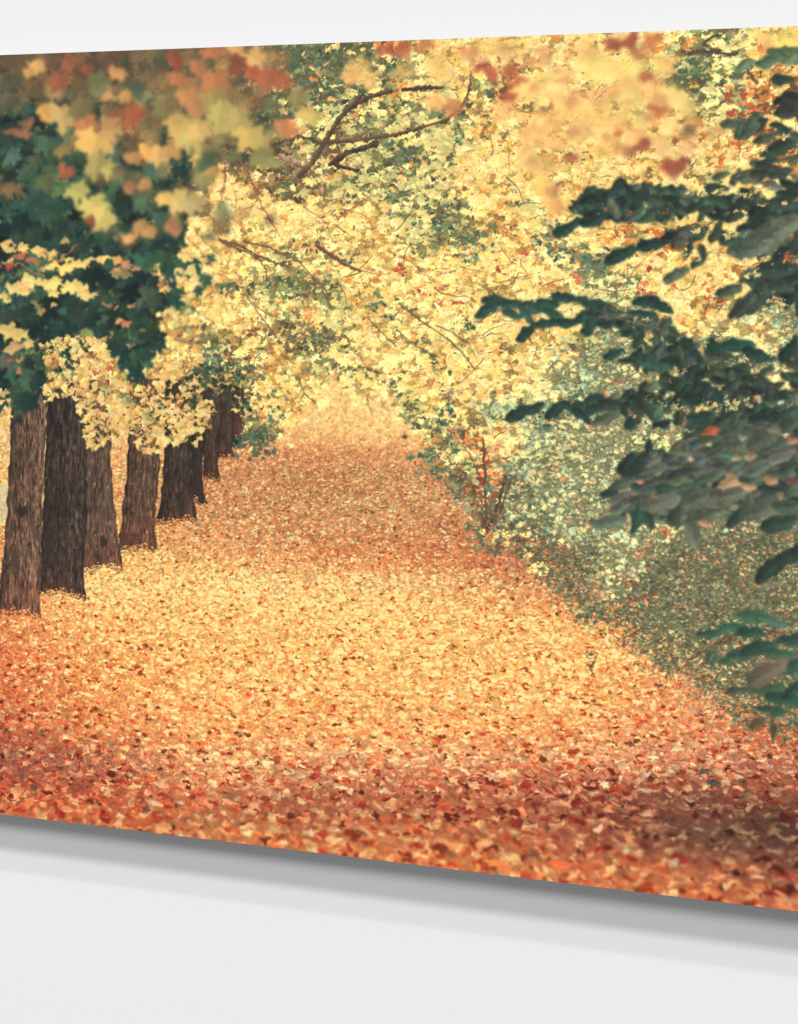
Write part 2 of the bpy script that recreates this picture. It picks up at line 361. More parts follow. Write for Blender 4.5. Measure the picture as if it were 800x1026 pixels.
# finer grain in the shrub zone
def fine(n, x0, x1, y0, y1, rs, need='ST'):
    for _ in range(n):
        x, y = rng.uniform(x0, x1), rng.uniform(y0, y1); ch = cellof(x, y)
        if ch not in need: continue
        vs = GV[ch]; w = np.array([v[1] for v in vs]); v = vs[rng.choice(len(vs), p=w / w.sum())][0]
        M.stamp(x, y, rng.uniform(*rs), rng.uniform(.4, .9), rng.uniform(0, 2 * PI), pick(CRU), np.minimum(np.array(MEAN[ch]) * v, 255), .95, .06, 1, SHRUB if y > 400 and x > 470 else CANOPY)
fine(15000, 470, XMAX, 220, 745, (1.1, 2.8))
# bright canopy leaves on top
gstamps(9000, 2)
fine(9000, 500, XMAX, 300, 745, (.9, 2.2))
fine(9000, 190, 620, 40, 470, (1.0, 2.9), 'YCgGtAB')
fine(3000, 560, XMAX, 40, 300, (1.0, 2.9), 'YCgGtAB')
# green clumps inside the canopy
def clump(x, y, rx, ry, n, cols, r=(3.5, 6.5), idv=CANOPY, tabs=CMAP, lay=M, asp=(.45, .9), ang=None, edge=1.0, sh=.06):
    for _ in range(n):
        px_ = x + rng.normal() * rx * .5; py_ = y + rng.normal() * ry * .5
        an_ = rng.uniform(0, 2 * PI) if ang is None else ang + rng.normal() * .35
        lay.stamp(px_, py_, rng.uniform(*r) * rng.uniform(.8, 1.2), rng.uniform(*asp), an_, pick(tabs), jit(pick(cols), .08), 1, sh, edge, idv)
OL = [(112, 108, 72), (92, 92, 64), (132, 120, 80), (78, 84, 62)]; DG = [(70, 98, 74), (88, 112, 82), (102, 122, 90), (58, 84, 64)]
RD = [(196, 88, 58), (168, 76, 52), (222, 124, 74)]
for x, y, rx, ry, n, cl in [(325,262,28,16,14,OL),(352,262,10,8,8,DG),(300,252,22,14,12,OL),(238,285,14,10,9,OL),(226,292,8,6,4,DG),(290,340,34,14,20,OL),(312,352,20,12,14,OL),
        (252,330,24,10,14,[(120,80,56),(150,100,66)]),(380,305,22,14,16,DG),(392,318,10,8,6,DG),(345,368,26,12,14,OL),(368,375,16,9,9,OL),(398,385,10,18,14,DG+OL),(436,362,10,9,8,DG+OL),
        (447,398,9,20,16,DG+OL),(440,425,14,12,12,DG),(428,458,14,8,9,DG),(450,448,16,10,10,DG),(455,430,10,12,4,RD+DG),(470,260,6,6,4,DG),(485,242,34,18,24,DG+OL),(440,235,28,14,16,DG+OL),
        (420,215,26,16,12,DG+OL),(560,252,30,14,24,DG+OL),(590,262,26,16,20,DG),(470,325,8,6,5,DG),(425,345,9,7,6,OL),(428,288,14,7,9,RD),(445,298,12,6,8,RD),(402,272,10,7,6,RD),
        (505,235,7,6,4,RD),(520,252,7,4,4,RD),(500,270,5,5,4,RD),(575,280,7,6,4,RD),(380,270,6,10,6,RD),(460,303,10,4,6,RD),(378,140,20,10,10,DG+OL),(345,200,22,10,10,OL),(285,195,12,9,8,OL),
        (330,95,34,26,46,DG+OL),(325,60,30,14,26,DG+OL),(372,165,26,10,12,OL),(400,160,18,10,10,OL+DG),(440,170,24,16,18,OL+DG),(460,140,12,6,6,DG),(425,130,10,6,5,DG),(405,195,16,12,12,OL),
        (450,205,22,12,14,OL+DG),(395,60,20,10,9,DG+OL),(690,68,12,8,8,DG),(720,80,16,12,10,OL),(735,40,16,6,7,DG),(790,35,14,5,6,DG),(700,90,10,8,6,OL),(690,60,26,16,16,[(196,184,112),(160,160,100)]),
        (250,375,20,18,22,DG+OL),(225,365,20,16,22,DG),(205,345,16,14,18,DG+OL),(275,420,9,7,7,DG),(262,438,10,5,6,DG),(246,440,9,7,6,DG),(232,410,12,10,8,DG),(283,415,6,6,4,DG),
        (740,95,20,10,14,RD),(752,110,16,8,10,RD),(735,115,12,6,6,RD),(615,235,8,6,5,RD),(655,255,16,8,8,RD),(640,290,22,8,12,[(205,130,90)]+RD)]:
    clump(x, y, rx, ry, n, cl, idv=(UPPERL if cl is None else CANOPY))
for x, y, rx, ry, n, cl in [(535,505,34,16,46,DG),(505,520,30,10,34,DG),(555,520,22,10,26,DG),(580,490,30,20,50,[(120,145,112),(150,165,125),(90,115,88)]),(560,450,40,16,60,[(160,165,110),(120,120,80),(200,185,120)]),
        (540,425,34,10,30,[(235,220,140),(215,205,130)]),(610,560,26,20,40,[(190,180,115),(150,150,100)]),(640,555,14,9,16,RD),(628,580,14,12,16,RD),(645,605,16,10,12,RD),(598,595,22,14,30,[(120,80,60),(150,130,90)]),
        (668,535,9,6,9,RD),(700,560,20,6,8,[(205,140,90)]),(735,560,30,14,26,[(110,100,70),(90,90,66)]),(760,600,40,22,60,[(96,92,66),(120,108,76),(84,88,66)]),(690,600,30,20,50,[(116,118,80),(140,132,90),(96,104,76)]),
        (640,640,16,8,16,[(150,130,88),(196,150,100)]),(660,625,26,10,30,[(110,112,78),(90,96,70)]),(730,690,26,12,26,[(80,96,72),(100,106,78)]),(720,705,24,8,18,[(110,120,86),(180,150,100)]),(700,660,20,8,14,[(120,118,80),(210,150,100)]),
        (545,477,12,7,9,[(240,190,120)]),(558,470,5,3,4,[(240,180,110)]),(522,485,8,5,6,[(225,160,105)]),(583,530,5,10,8,[(235,205,120)]),(750,640,26,10,14,[(220,140,90),(150,110,80)]),(755,670,22,9,18,[(225,150,95),(190,100,70),(240,190,125)])]:
    clump(x, y, rx, ry, n, cl, r=(1.8, 4.2), idv=SHRUB, tabs=CRU)
# the fiery saplings at the edge of the path
for x0, y0, x1, y1 in [(450,425,462,445),(455,430,470,450),(462,428,478,450),(466,440,484,462)]: M.line([(x0, y0), (x1, y1)], 1.8, 1.0, (222, 138, 88), CANOPY)
# ---- boughs
BR = [([(300,176),(314,162),(326,142),(338,122),(350,108),(368,98),(392,91)], 8, 4.5, (84,66,50)), ([(404,90),(420,88.5),(444,87.5)], 4.5, 3.5, (78,60,46)),
 ([(320,143),(350,141),(392,136),(425,127),(447,120),(457,112)], 5, 3, (96,70,54)), ([(348,112),(360,98),(374,83)], 4.5, 3, (84,68,52)),
 ([(272,147),(284,141),(300,137),(318,141)], 3, 4, (84,64,52)), ([(330,165),(342,157),(354,151),(366,148),(378,144)], 5, 6.5, (70,54,44)), ([(338,166),(350,169),(358,171)], 5, 3.5, (64,50,42)),
 ([(345,140),(376,128),(402,118),(424,108)], 5, 3, (122,104,74)), ([(296,178),(312,166),(322,158),(328,146)], 14, 9, (128,102,78)), ([(284,158),(298,163),(310,168)], 7, 5, (150,118,96)),
 ([(312,170),(320,182),(322,196)], 7, 4, (140,112,84)), ([(318,246),(332,256),(344,264),(361,271)], 4.5, 3, (110,72,56)), ([(200,140),(222,143),(246,147),(262,152)], 6, 4, (96,78,58)),
 ([(220,240),(240,246),(258,256),(272,262),(290,267)], 2, 1.6, (98,72,56)), ([(222,243),(246,252),(260,260),(267,270),(268,282)], 1.6, 1.1, (98,72,56)), ([(245,242),(270,248),(300,262),(320,285),(332,308)], 2.2, 1.4, (112,84,62)),
 ([(400,304),(420,320),(444,336),(460,350),(476,370)], 1.8, 1.2, (112,84,58)), ([(436,326),(452,332),(468,344)], 1.2, 1, (120,90,62)), ([(398,330),(414,345),(440,358)], 1.2, 1, (120,90,62)),
 ([(370,320),(384,334),(396,346)], 1.1, 1, (110,86,62)), ([(246,295),(262,318),(276,335)], 1.2, 1, (110,80,60)), ([(461,108),(468,98),(472,84),(471,74)], 2.8, 1.8, (96,70,54)), ([(300,382),(306,395),(316,404)], 1.2, .9, (120,90,60)), ([(175,340),(192,344),(212,338)], 3, 2.4, (140,110,80)),
 ([(470,98),(462,110),(490,112)], 1.2, .9, (150,110,80)), ([(240,160),(252,180),(262,205),(280,235)], 1.5, 1, (130,84,60)), ([(224,150),(226,175),(222,200)], 1.4, 1, (140,90,64)),
 ([(350,214),(336,220),(372,196)], 1.3, 1, (180,100,66)), ([(690,53),(705,51),(720,53),(736,55)], 3, 3, (84,66,54)), ([(705,44),(712,38),(722,35)], 2.5, 1.4, (76,62,50)), ([(704,45),(714,50),(724,51)], 2, 2, (84,66,54)),
 ([(745,66),(753,74),(758,84)], 2.5, 1.5, (100,60,48)), ([(600,290),(616,292),(632,290)], 1.3, 1, (100,64,50)), ([(600,300),(622,312),(640,316)], 1.5, 1, (100,64,50)), ([(600,372),(620,384),(640,372)], 1.2, .9, (118,88,64)),
 ([(596,395),(612,384),(628,378)], 1.2, .9, (118,88,64))]
for k, (p, a, b, c) in enumerate(BR): M.line(p, a, b, c, {1: 41, 11: 42, 12: 43}.get(k, BOUGH if k <= 10 else CANOPY), rough=.3, tex=.25)
for _ in range(60): # leaves in front of the boughs
    x, y = rng.uniform(280, 470), rng.uniform(95, 190); M.stamp(x, y, rng.uniform(3.5, 7), .8, rng.uniform(0, 6), pick(MAP), jit(pick([(248,214,124),(206,186,112),(238,180,104)])), 1, .05, 1, CANOPY)
# ---- sapling by the path
SB = [([(484,440),(486,470),(487,505),(488,532)], 2.6, 3.6, (98,70,58)), ([(505,484),(501,503),(494,520),(489,531)], 3.2, 4, (82,64,52)), ([(510,488),(503,508),(496,524)], 1.5, 2.2, (82,64,52)),
 ([(478,468),(482,500),(485,528)], 1.2, 2, (100,74,60)), ([(481,476),(470,455),(464,444)], 1.6, 1, (110,70,56)), ([(497,520),(506,528),(514,533)], 1.2, 1, (120,110,84))]
clump(500, 462, 26, 22, 46, [(196,186,118),(168,166,110),(224,200,124),(140,144,98)], r=(2.5, 5), idv=SHRUB)
clump(487, 488, 9, 12, 16, [(96,128,96),(78,108,82)], r=(2.5, 5), idv=SHRUB); clump(472, 466, 8, 8, 12, [(92,122,90)], r=(2.5, 5), idv=SHRUB); clump(497, 528, 22, 6, 18, DG, r=(2.2, 4), idv=SHRUB)
clump(475, 510, 8, 16, 12, [(150,140,96),(110,110,80)], r=(2, 4), idv=SHRUB)
for p, a, b, c in SB: M.line(p, a, b, c, SAPLING, tex=.3)
clump(488, 487, 7, 6, 7, [(96,128,96)], r=(2.5, 4.5), idv=SHRUB)
for p in [[(610,628),(618,638),(626,647)],[(626,647),(634,636),(646,627)],[(626,648),(624,640),(640,630)],[(600,655),(592,668),(596,678)],[(690,662),(708,651),(728,639),(740,634)],[(640,600),(660,590),(690,585)],[(628,600),(650,596)]]:
    M.line(p, 1.5, 1.2, (112, 66, 50), SHRUB)
clump(592, 660, 6, 24, 18, [(150,110,76),(96,84,62),(120,120,84)], r=(1, 2.4), idv=SHRUB, tabs=CRU)
AMP = np.interp(PY, [370, 430, 520, 640, 760, 900], [1.0, 1.0, 2.4, 3.4, 6.0, 8.5]).astype(np.float32)
isc = (ID == CANOPY) | (ID == BOUGH) | (ID == SHRUB) | (ID == GREENMASS)
AMP = gblur(np.where(isc, np.where((PX > 470) & (PY > 300), 3.2, 5.0), AMP).astype(np.float32), 3)
near = np.clip((PY - 640) / 160, 0, 1)
d1 = warpfield(1, 3.4, 8, 201); d2 = warpfield(1, 9, 17, 211)
DX = (d1[0] * (1 - near) + d2[0] * near) * AMP; DY = (d1[1] * (1 - near) + d2[1] * near) * AMP * .7
M.c = remap(M.c, DX, DY); _x = np.clip(np.arange(CW)[None] + DX + .5, 0, CW - 1).astype(int); _y = np.clip(np.arange(CH)[:, None] + DY + .5, 0, CH - 1).astype(int); ID[:] = ID[_y, _x]
hf = (vnoise(1.7, 1.5, 301) - .5) * .5 + (vnoise(3.1, 2.4, 302) - .5) * .5
M.c *= (1 + hf * np.where((ID == CANOPY), .20, .32) * np.clip((860 - PY) / 60, .25, 1))[..., None]
M.c *= 1 + ((vnoise(2.5, 2.2, 303) - .5) * .22)[..., None] * np.array([0, .7, 1.0], np.float32)
for _ in range(900):    # nearer, larger leaves in loose hanging sprays
    x, y = rng.uniform(195, 640), rng.uniform(110, 395); ch = cellof(x, y)
    if ch not in 'YCAg': continue
    qx, qy = to_cv(x, y); nl = NLF[min(max(int(qy), 0), CH - 1), min(max(int(qx), 0), CW - 1)]
    if nl < .42: continue
    c0 = pick([(252,216,128),(254,224,136),(246,202,114),(250,210,120),(240,190,106)] if ch != 'g' else [(206,190,116),(226,204,122)])
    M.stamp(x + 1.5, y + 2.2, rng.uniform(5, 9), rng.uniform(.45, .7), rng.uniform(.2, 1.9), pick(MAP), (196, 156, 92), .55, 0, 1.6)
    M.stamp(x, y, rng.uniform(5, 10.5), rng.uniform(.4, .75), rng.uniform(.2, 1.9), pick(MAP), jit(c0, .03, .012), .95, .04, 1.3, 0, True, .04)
for _ in range(1500):   # crisp slender shaded leaves and gaps
    x, y = rng.uniform(190, 640), rng.uniform(45, 410); ch = cellof(x, y)
    if ch not in 'YCgAtG': continue
    qx, qy = to_cv(x, y); nl = NLF[min(max(int(qy), 0), CH - 1), min(max(int(qx), 0), CW - 1)]
    if rng.random() > .35 + (1 - nl) * .8: continue
    M.stamp(x, y, rng.uniform(1.4, 4.2), rng.uniform(.25, .6), rng.uniform(-.9, 1.6), pick(CRU + MAP), jit(pick([(128,104,70),(112,104,72),(96,98,70),(150,108,72),(84,84,64),(186,128,80),(206,112,70)]), .1), .9, .05, .9, 0)
for k in (0, 1, 2, 3, 5, 6, 11):
    p, a, b, c = BR[k]; M.line(p, a * .8, b * .8, c, 0, rough=.35, tex=.3, op=.85)
for k, (p, a, b, c) in enumerate(BR):
    if k >= 13: M.line(p, a * .9, b * .9, c, CANOPY, rough=.3, tex=.1, op=.8)
for _ in range(50):
    x, y = rng.uniform(190, 520), rng.uniform(70, 360)
    twig(x, y, rng.choice([.5, .8, 2.5, .3, 1.1]) + rng.normal() * .2, rng.uniform(14, 42), rng.uniform(.7, 1.4), jit((118, 84, 60), .15), CANOPY)
for _ in range(900):    # leaf clusters of the bushes
    x, y = rng.uniform(470, XMAX), rng.uniform(330, 730); ch = cellof(x, y)
    if ch not in 'STt': continue
    nl = float(NLF[min(max(int(to_cv(x, y)[1]), 0), CH - 1), min(max(int(to_cv(x, y)[0]), 0), CW - 1)])
    pal = ([(212,200,136),(228,208,136),(170,178,128),(150,166,124)] if nl > .5 else [(112,116,82),(96,104,76),(140,126,88),(158,106,78)]) if ch != 'S' else ([(168,156,108),(190,162,108),(140,146,104)] if nl > .5 else [(92,96,70),(108,100,72),(146,92,68),(76,88,66)])
    M.stamp(x, y, rng.uniform(2.4, 5.4), rng.uniform(.4, .8), rng.uniform(-.8, 1.2), pick(MAP + CRU), jit(pick(pal), .08), .85, .08, 1.1, 0)
for _ in range(170):
    x, y = rng.uniform(480, 800), rng.uniform(60, 690)
    if cellof(x, y) in 'STYAg': twig(x, y, rng.choice([-.6, -.3, 2.3, 1.4]) + rng.normal() * .3, rng.uniform(10, 34), rng.uniform(.6, 1.2), jit((118, 76, 58), .15), CANOPY if y < 400 else SHRUB)
focus(np.clip((250 - PX) / 60, 0, 1) * np.clip((360 - PY) / 30, 0, 1), 1.2)
def calibrate(mask, want, pw=1.0, sg=4.0):
    k = 8; H8, W8 = CH // k, CW // k
    f = lambda a: a[:H8 * k, :W8 * k].reshape(H8, k, W8, k, -1).mean((1, 3))
    w_ = mask.astype(np.float32)[..., None]
    n_ = gblur(f(w_), sg) + 1e-3; a_ = gblur(f(np.clip(M.c, 0, 255) * w_), sg) / n_; b_ = gblur(f(want * w_), sg) / n_
    g_ = np.clip((b_ + 1) / (a_ + 1), .6, 1.6) ** pw
    iy = np.clip(np.arange(CH) / k - .5, 0, H8 - 1.01); ix = np.clip(np.arange(CW) / k - .5, 0, W8 - 1.01)
    y_ = iy.astype(int); x_ = ix.astype(int); fy = (iy - y_)[:, None, None]; fx = (ix - x_)[None, :, None]
    G = (g_[y_][:, x_] * (1 - fx) + g_[y_][:, x_ + 1] * fx) * (1 - fy) + (g_[y_ + 1][:, x_] * (1 - fx) + g_[y_ + 1][:, x_ + 1] * fx) * fy
    M.c[:] = np.where(mask[..., None], M.c * G, M.c)
cm_ = cmean(PX, PY).astype(np.float32)
dr = (vnoise(120, 16, 501) * .6 + vnoise(46, 9, 502) * .4 - .5)[..., None]
cm_ = cm_ * (1 + dr * np.array([.10, .26, .34], np.float32))
for _ in range(2):
    M.c[:] = np.minimum(M.c, np.array([256, 236, 166], np.float32)); calibrate(ID == CARPET, cm_, 1.0, 3.2)
M.c[:] = np.minimum(M.c, np.array([257, 237, 156], np.float32))
mn = np.zeros((len(GR), 32, 4), np.float32)
for j, row in enumerate(GR):
    for i, ch in enumerate(row):
        if ch in MEAN: mn[j, i] = (*MEAN[ch], 1)
mn = gblur(mn, .6)
mm = (mn[j0, i0] * (1 - fi) + mn[j0, i0 + 1] * fi) * (1 - fj) + (mn[j0 + 1, i0] * (1 - fi) + mn[j0 + 1, i0 + 1] * fi) * fj
mm = mm[..., :3] / np.maximum(mm[..., 3:], .05)
calibrate((ID != CARPET) & (PY < 735), mm, .6, 5.0)
focus(np.clip((PY - 780) / 70, 0, 1), 1.5)
EDGE = [(430,440),(452,462),(470,500),(488,540),(530,556),(566,575),(600,606),(640,640),(690,676),(735,712),(800,738),(900,770)]
ex_ = [p[0] for p in EDGE]; ey_ = [p[1] for p in EDGE]
for _ in range(2600):
    x = rng.uniform(432, 900); d_ = rng.normal() * 15; y = float(np.interp(x, ex_, ey_)) + d_
    big = rng.random() < .08
    if d_ < 0 or rng.random() < .45:
        mc = cmean(min(x, 560 + (x - 560) * .5), y + 8); c = mc * VAR[rng.choice(len(VAR), p=VW)] * rng.uniform(.85, 1.05)
    else: c = jit(pick([(146,138,98),(122,122,88),(176,164,112),(104,108,80),(160,116,84)]), .1)
    M.stamp(x, y, rng.uniform(1.2, 3.2) * (1.5 if big else 1), rng.uniform(.4, .8), rng.uniform(0, 3), pick(CRU), np.minimum(c, 250), .9, .08, 1, 0)
focus(((ID == CARPET) * np.clip((470 - PY) / 40, 0, 1) * .8).astype(np.float32), 1.0)
# ================================================================ 3. tree trunks
V1, V2, V3 = vnoise(1.7, 9, 21), vnoise(4.5, 38, 22), vnoise(9, 12, 23)
CRK = np.abs(vnoise(3.4, 30, 24) - .5) * 2
V4 = vnoise(2.4, 6, 31); TEXF = vnoise(1.6, 2.4, 32) * .6 + vnoise(3.2, 3.6, 33) * .4
CRK2 = np.abs(vnoise(7, 9, 28) - .5) * 2
TR = [  # far to near: polygon, colour, contrast, light on the right side
 ([(236,385),(246,385),(244,436),(234,438),(232,400)], (80,64,52), .7, .1),
 ([(222,385),(236,385),(233,450),(236,459),(218,459),(216,400)], (74,61,50), .7, .1),
 ([(208,380),(224,385),(218,465),(222,480),(204,480),(203,400)], (76,62,50), .7, .1),
 ([(192,380),(212,380),(203,470),(204,494),(208,504),(190,502),(188,400)], (60,50,42), .7, .2),
 ([(-34,380),(-6,380),(-8,470),(-14,560),(-12,568),(-50,570),(-42,480)], (84,64,50), 1, .2),
 ([(166,380),(196,380),(191,440),(192,490),(198,522),(176,519),(155,524),(162,500),(164,460)], (70,59,48), 1, .2),
 ([(131,380),(164,380),(161,440),(159,482),(155,530),(158,551),(140,550),(118,552),(122,520),(127,470),(130,420)], (104,78,60), 1.05, .15),
 ([(82,380),(110,380),(111,450),(113,490),(118,530),(124,572),(105,566),(82,572)], (110,85,68), .95, .1),
 ([(48,380),(90,380),(88,450),(87,520),(84,570),(86,600),(62,592),(38,596),(44,500)], (72,59,49), 1.15, .2),
 ([(-100,380),(-62,380),(-66,500),(-72,640),(-112,642),(-108,500)], (84,64,50), 1, .3),
 ([(12,380),(50,380),(47,410),(46,440),(43,500),(41,560),(41,618),(20,612),(0,615),(-3,612),(3,560),(7,510),(10,450)], (112,85,66), 1.15, .4)]
for ti, (poly, col, con, lit) in enumerate(TR):
    idv = TRUNK0 + ti
    xs_ = [p[0] for p in poly]; ys_ = [p[1] for p in poly]
    wob = (vnoise(14, 10, 60 + ti) - .5) * 2.2
    m0 = (PX > min(xs_) - 4) & (PX < max(xs_) + 4) & (PY > min(ys_) - 2) & (PY < max(ys_) + 5)
    rr_, cc_ = np.where(m0); r0, r1, c0, c1 = rr_.min(), rr_.max() + 1, cc_.min(), cc_.max() + 1
    sx = PX[r0:r1, c0:c1]; sy = PY[r0:r1, c0:c1]; wb = wob[r0:r1, c0:c1]
    a = np.zeros(sx.shape, np.float32)
    for ox in (-.35, .35):
        for oy in (-.35, .35): a += inpoly(sx + ox + wb, sy + oy + wb * 1.5, poly) * .25
    # relative position across the trunk
    lft = np.where(a > .5, sx, 1e9).min(1, keepdims=True); rgt = np.where(a > .5, sx, -1e9).max(1, keepdims=True)
    t = np.clip((sx - lft) / np.maximum(rgt - lft, 1), 0, 1)
    sl = (slice(r0, r1), slice(c0, c1))
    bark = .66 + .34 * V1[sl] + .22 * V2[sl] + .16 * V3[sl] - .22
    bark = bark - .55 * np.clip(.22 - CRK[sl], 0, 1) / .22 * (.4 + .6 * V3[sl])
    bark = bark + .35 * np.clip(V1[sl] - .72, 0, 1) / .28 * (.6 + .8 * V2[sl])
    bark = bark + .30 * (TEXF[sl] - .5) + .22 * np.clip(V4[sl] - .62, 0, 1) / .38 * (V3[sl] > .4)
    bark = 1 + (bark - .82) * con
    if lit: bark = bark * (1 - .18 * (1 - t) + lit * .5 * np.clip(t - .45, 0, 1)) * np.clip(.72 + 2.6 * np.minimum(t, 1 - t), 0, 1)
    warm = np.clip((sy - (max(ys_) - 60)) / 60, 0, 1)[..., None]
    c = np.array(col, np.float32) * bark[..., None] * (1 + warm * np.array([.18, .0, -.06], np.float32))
    mott = np.clip((.30 - CRK2[sl]) / .3, 0, 1) * (con > .95) * .22 * V3[sl]
    c = c * (1 + mott[..., None] * np.array([1.4, 1.1, .8], np.float32))
    c = np.maximum(c, np.array([38, 36, 33], np.float32))
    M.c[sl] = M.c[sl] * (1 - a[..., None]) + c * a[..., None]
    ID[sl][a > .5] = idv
    # ragged leaves round the foot
    yb = max(ys_); xl, xr = min(p[0] for p in poly if p[1] > yb - 14), max(p[0] for p in poly if p[1] > yb - 14)
    bot = {}
    for cc in range(0, a.shape[1], 2):
        q = np.where(a[:, cc] > .5)[0]
        if len(q) and sy[q[-1], cc] > yb - 34: bot[cc] = q[-1]
    ks = list(bot)
    for q in range(int((xr - xl) * 2.4)):
        cc = ks[int(rng.integers(len(ks)))]; x = float(sx[bot[cc], cc]) + rng.normal() * 1.2; y = float(sy[bot[cc], cc]) + (1 + rng.random() * 2 if q % 3 == 0 else rng.normal() * 2.0); mc = cmean(x, y + 6)
        M.stamp(x, y, litter(y) * rng.uniform(.7, 1.2), .5, rng.uniform(0, 6), pick(CRU), mc * (VAR[rng.choice(len(VAR), p=VW)] if q % 3 else np.array([.55, .45, .42])), 1, .08, 1, CARPET)
T_IDX = {k: TRUNK0 + k for k in range(len(TR))}
def ring(x, y, rx, ry, col, w=1.6, idv=0, a0=0, a1=6.3):
    M.line([(x + rx * math.cos(t), y + ry * math.sin(t)) for t in np.linspace(a0, a1, 14)], w, w, col, idv, rough=.6, op=.8)
def smudge(x, y, rx, ry, col, n, arc=True):
    for _ in range(n):
        t = rng.uniform(0, 6.28); q = rng.normal(1, .12) if arc else math.sqrt(rng.random())
        M.stamp(x + rx * q * math.cos(t), y + ry * q * math.sin(t), rng.uniform(.7, 1.9), rng.uniform(.5, 1.6), rng.uniform(0, 3), pick(CRU), jit(col, .12), rng.uniform(.35, .8), 0, 1.2)
M.stamp(22, 512, 6, 1.25, 0, SOF[2], (48, 38, 34), .85, 0, 2.5); smudge(22, 512, 10, 14, (140, 96, 70), 60); M.stamp(22, 513, 5, 1.25, 0, CRU[2], (46, 37, 33), .9, 0, 3); smudge(24, 490, 7, 10, (128, 90, 68), 22)
M.stamp(104, 543, 6, 1.1, .4, SOF[4], (56, 42, 36), .8, 0, 2.5); smudge(103, 536, 9, 13, (148, 114, 88), 46); M.stamp(105, 544, 5.5, 1.2, .4, CRU[7], (54, 41, 36), .9, 0, 3); smudge(104, 555, 9, 3, (68, 44, 38), 24)
smudge(140, 480, 12, 12, (138, 104, 78), 60, arc=False); smudge(103, 480, 8, 26, (132, 100, 80), 40, arc=False); smudge(138, 535, 14, 12, (120, 74, 54), 40, arc=False); smudge(60, 590, 20, 8, (112, 72, 52), 30, arc=False)
for x, y, r, c in [(165,535,5,(200,190,170)),(170,545,3,(110,96,84)),(46,479,2,(235,190,130))]: M.stamp(x, y, r * .7, .6, .3, CRU[3], c, 1, .1, 1)
M.stamp(163, 466, 3, 1, 0, CRU[1], (250, 236, 200), 1, 0, 1)
# ================================================================ 4. dark green maple foliage, top left
GL = Layer()
POLY = [(XMIN-10,60),(20,100),(60,120),(110,140),(150,165),(195,205),(203,235),(196,262),(186,300),(166,330),(150,352),(152,378),(120,372),(108,345),(60,338),(46,365),(44,392),(36,418),(24,424),(10,392),(0,384),(XMIN-10,400)]
gcols = [(70,88,62),(56,84,64),(36,64,55),(42,70,58),(30,54,48),(52,80,62),(28,48,42),(60,84,64),(40,58,46)]
n = 0
while n < 620:
    x, y = rng.uniform(XMIN, 208), rng.uniform(60, 430)
    if not inpoly(x, y, POLY): continue
    n += 1
    c = jit(pick(gcols), .15, .05)
    if y < 200: c = c * 1.12 + np.array([8, 4, 0])
    GL.stamp(x, y, rng.uniform(10, 21), rng.uniform(.6, 1), rng.uniform(.3, 2.6), pick(MAP), c, 1, .06, 1.5)
for x, y, r, c in [(176,300,14,(40,76,64)),(188,262,15,(60,92,74)),(199,290,10,(52,84,68)),(30,400,17,(30,58,50)),(38,380,15,(34,62,54)),(136,372,16,(34,66,56)),(122,352,18,(32,62,54)),(146,352,15,(42,74,62)),
                   (208,258,13,(70,100,78)),(206,278,12,(62,96,76)),(155,300,16,(64,78,60)),(100,330,16,(40,70,58)),(63,355,10,(52,84,66)),(18,420,10,(28,52,46)),(160,345,12,(38,70,60)),(60,225,16,(44,66,54)),(20,220,18,(30,52,45))]:
    GL.stamp(x, y, r, .9, rng.uniform(1.2, 2), pick(MAP), c, 1, .06, 1.4)
# little warm openings and dry bits
for _ in range(230):
    x, y = rng.uniform(XMIN, 195), rng.uniform(95, 400)
    if inpoly(x, y, POLY): GL.stamp(x, y, rng.uniform(1, 3.4), rng.uniform(.4, .9), rng.uniform(0, 3), pick(CRU + MAP), jit(pick([(196,150,100),(150,84,62),(228,190,120),(110,80,58),(176,120,84),(90,80,60)]), .1), .9, .05, 1)
GL.warp(4, 7, 15, 401); GL.over(M, 1.5, GREENMASS)
# sharper yellow bits and clusters hanging before the trunks
HG = Layer()
HP = [[(40,345),(60,336),(108,338),(112,372),(128,384),(152,386),(162,370),(200,345),(206,380),(200,420),(186,446),(168,442),(158,452),(146,456),(136,446),(128,430),(112,440),(100,450),(88,446),(82,424),(76,404),(60,396),(46,402),(38,398),(52,378)],
      [(XMIN,395),(4,384),(12,405),(14,424),(4,432),(XMIN,440)], [(168,420),(200,400),(216,405),(208,430),(196,446),(182,440),(176,428)]]
for poly, nn in ((HP[0], 900), (HP[1], 150), (HP[2], 110)):
    k = 0; ax, bx = min(p[0] for p in poly), max(p[0] for p in poly); ay, by = min(p[1] for p in poly), max(p[1] for p in poly)
    while k < nn:
        x, y = rng.uniform(ax, bx), rng.uniform(ay, by)
        if not inpoly(x, y, poly): continue
        k += 1; f = k / nn
        pal = [(150,104,66),(188,140,84),(120,86,58),(104,110,74)] if f < .28 else [(248,208,120),(244,196,108),(252,218,134),(236,184,102),(226,170,96),(250,222,140)]
        if f < .28 and rng.random() < .5: continue
        HG.stamp(x, y, rng.uniform(3.0, 6.6), rng.uniform(.55, .95), rng.uniform(.5, 2.7), pick(MAP), jit(pick(pal), .05), 1, .05, 1)
for x, y, c in [(98,372,(200,96,66)),(110,368,(206,104,72)),(104,385,(180,90,64))]: HG.stamp(x, y, 6, .7, rng.uniform(0, 3), pick(MAP), c, 1, .06, 1)
for x, y, r, c in [(104,390,13,(178,166,104)),(128,400,12,(160,150,94)),(146,418,15,(196,178,108)),(160,408,11,(204,186,116)),(122,395,9,(140,140,92))]: HG.stamp(x, y, r, .6, rng.uniform(.2, .8), pick(MAP), c, .95, .12, 1.2)
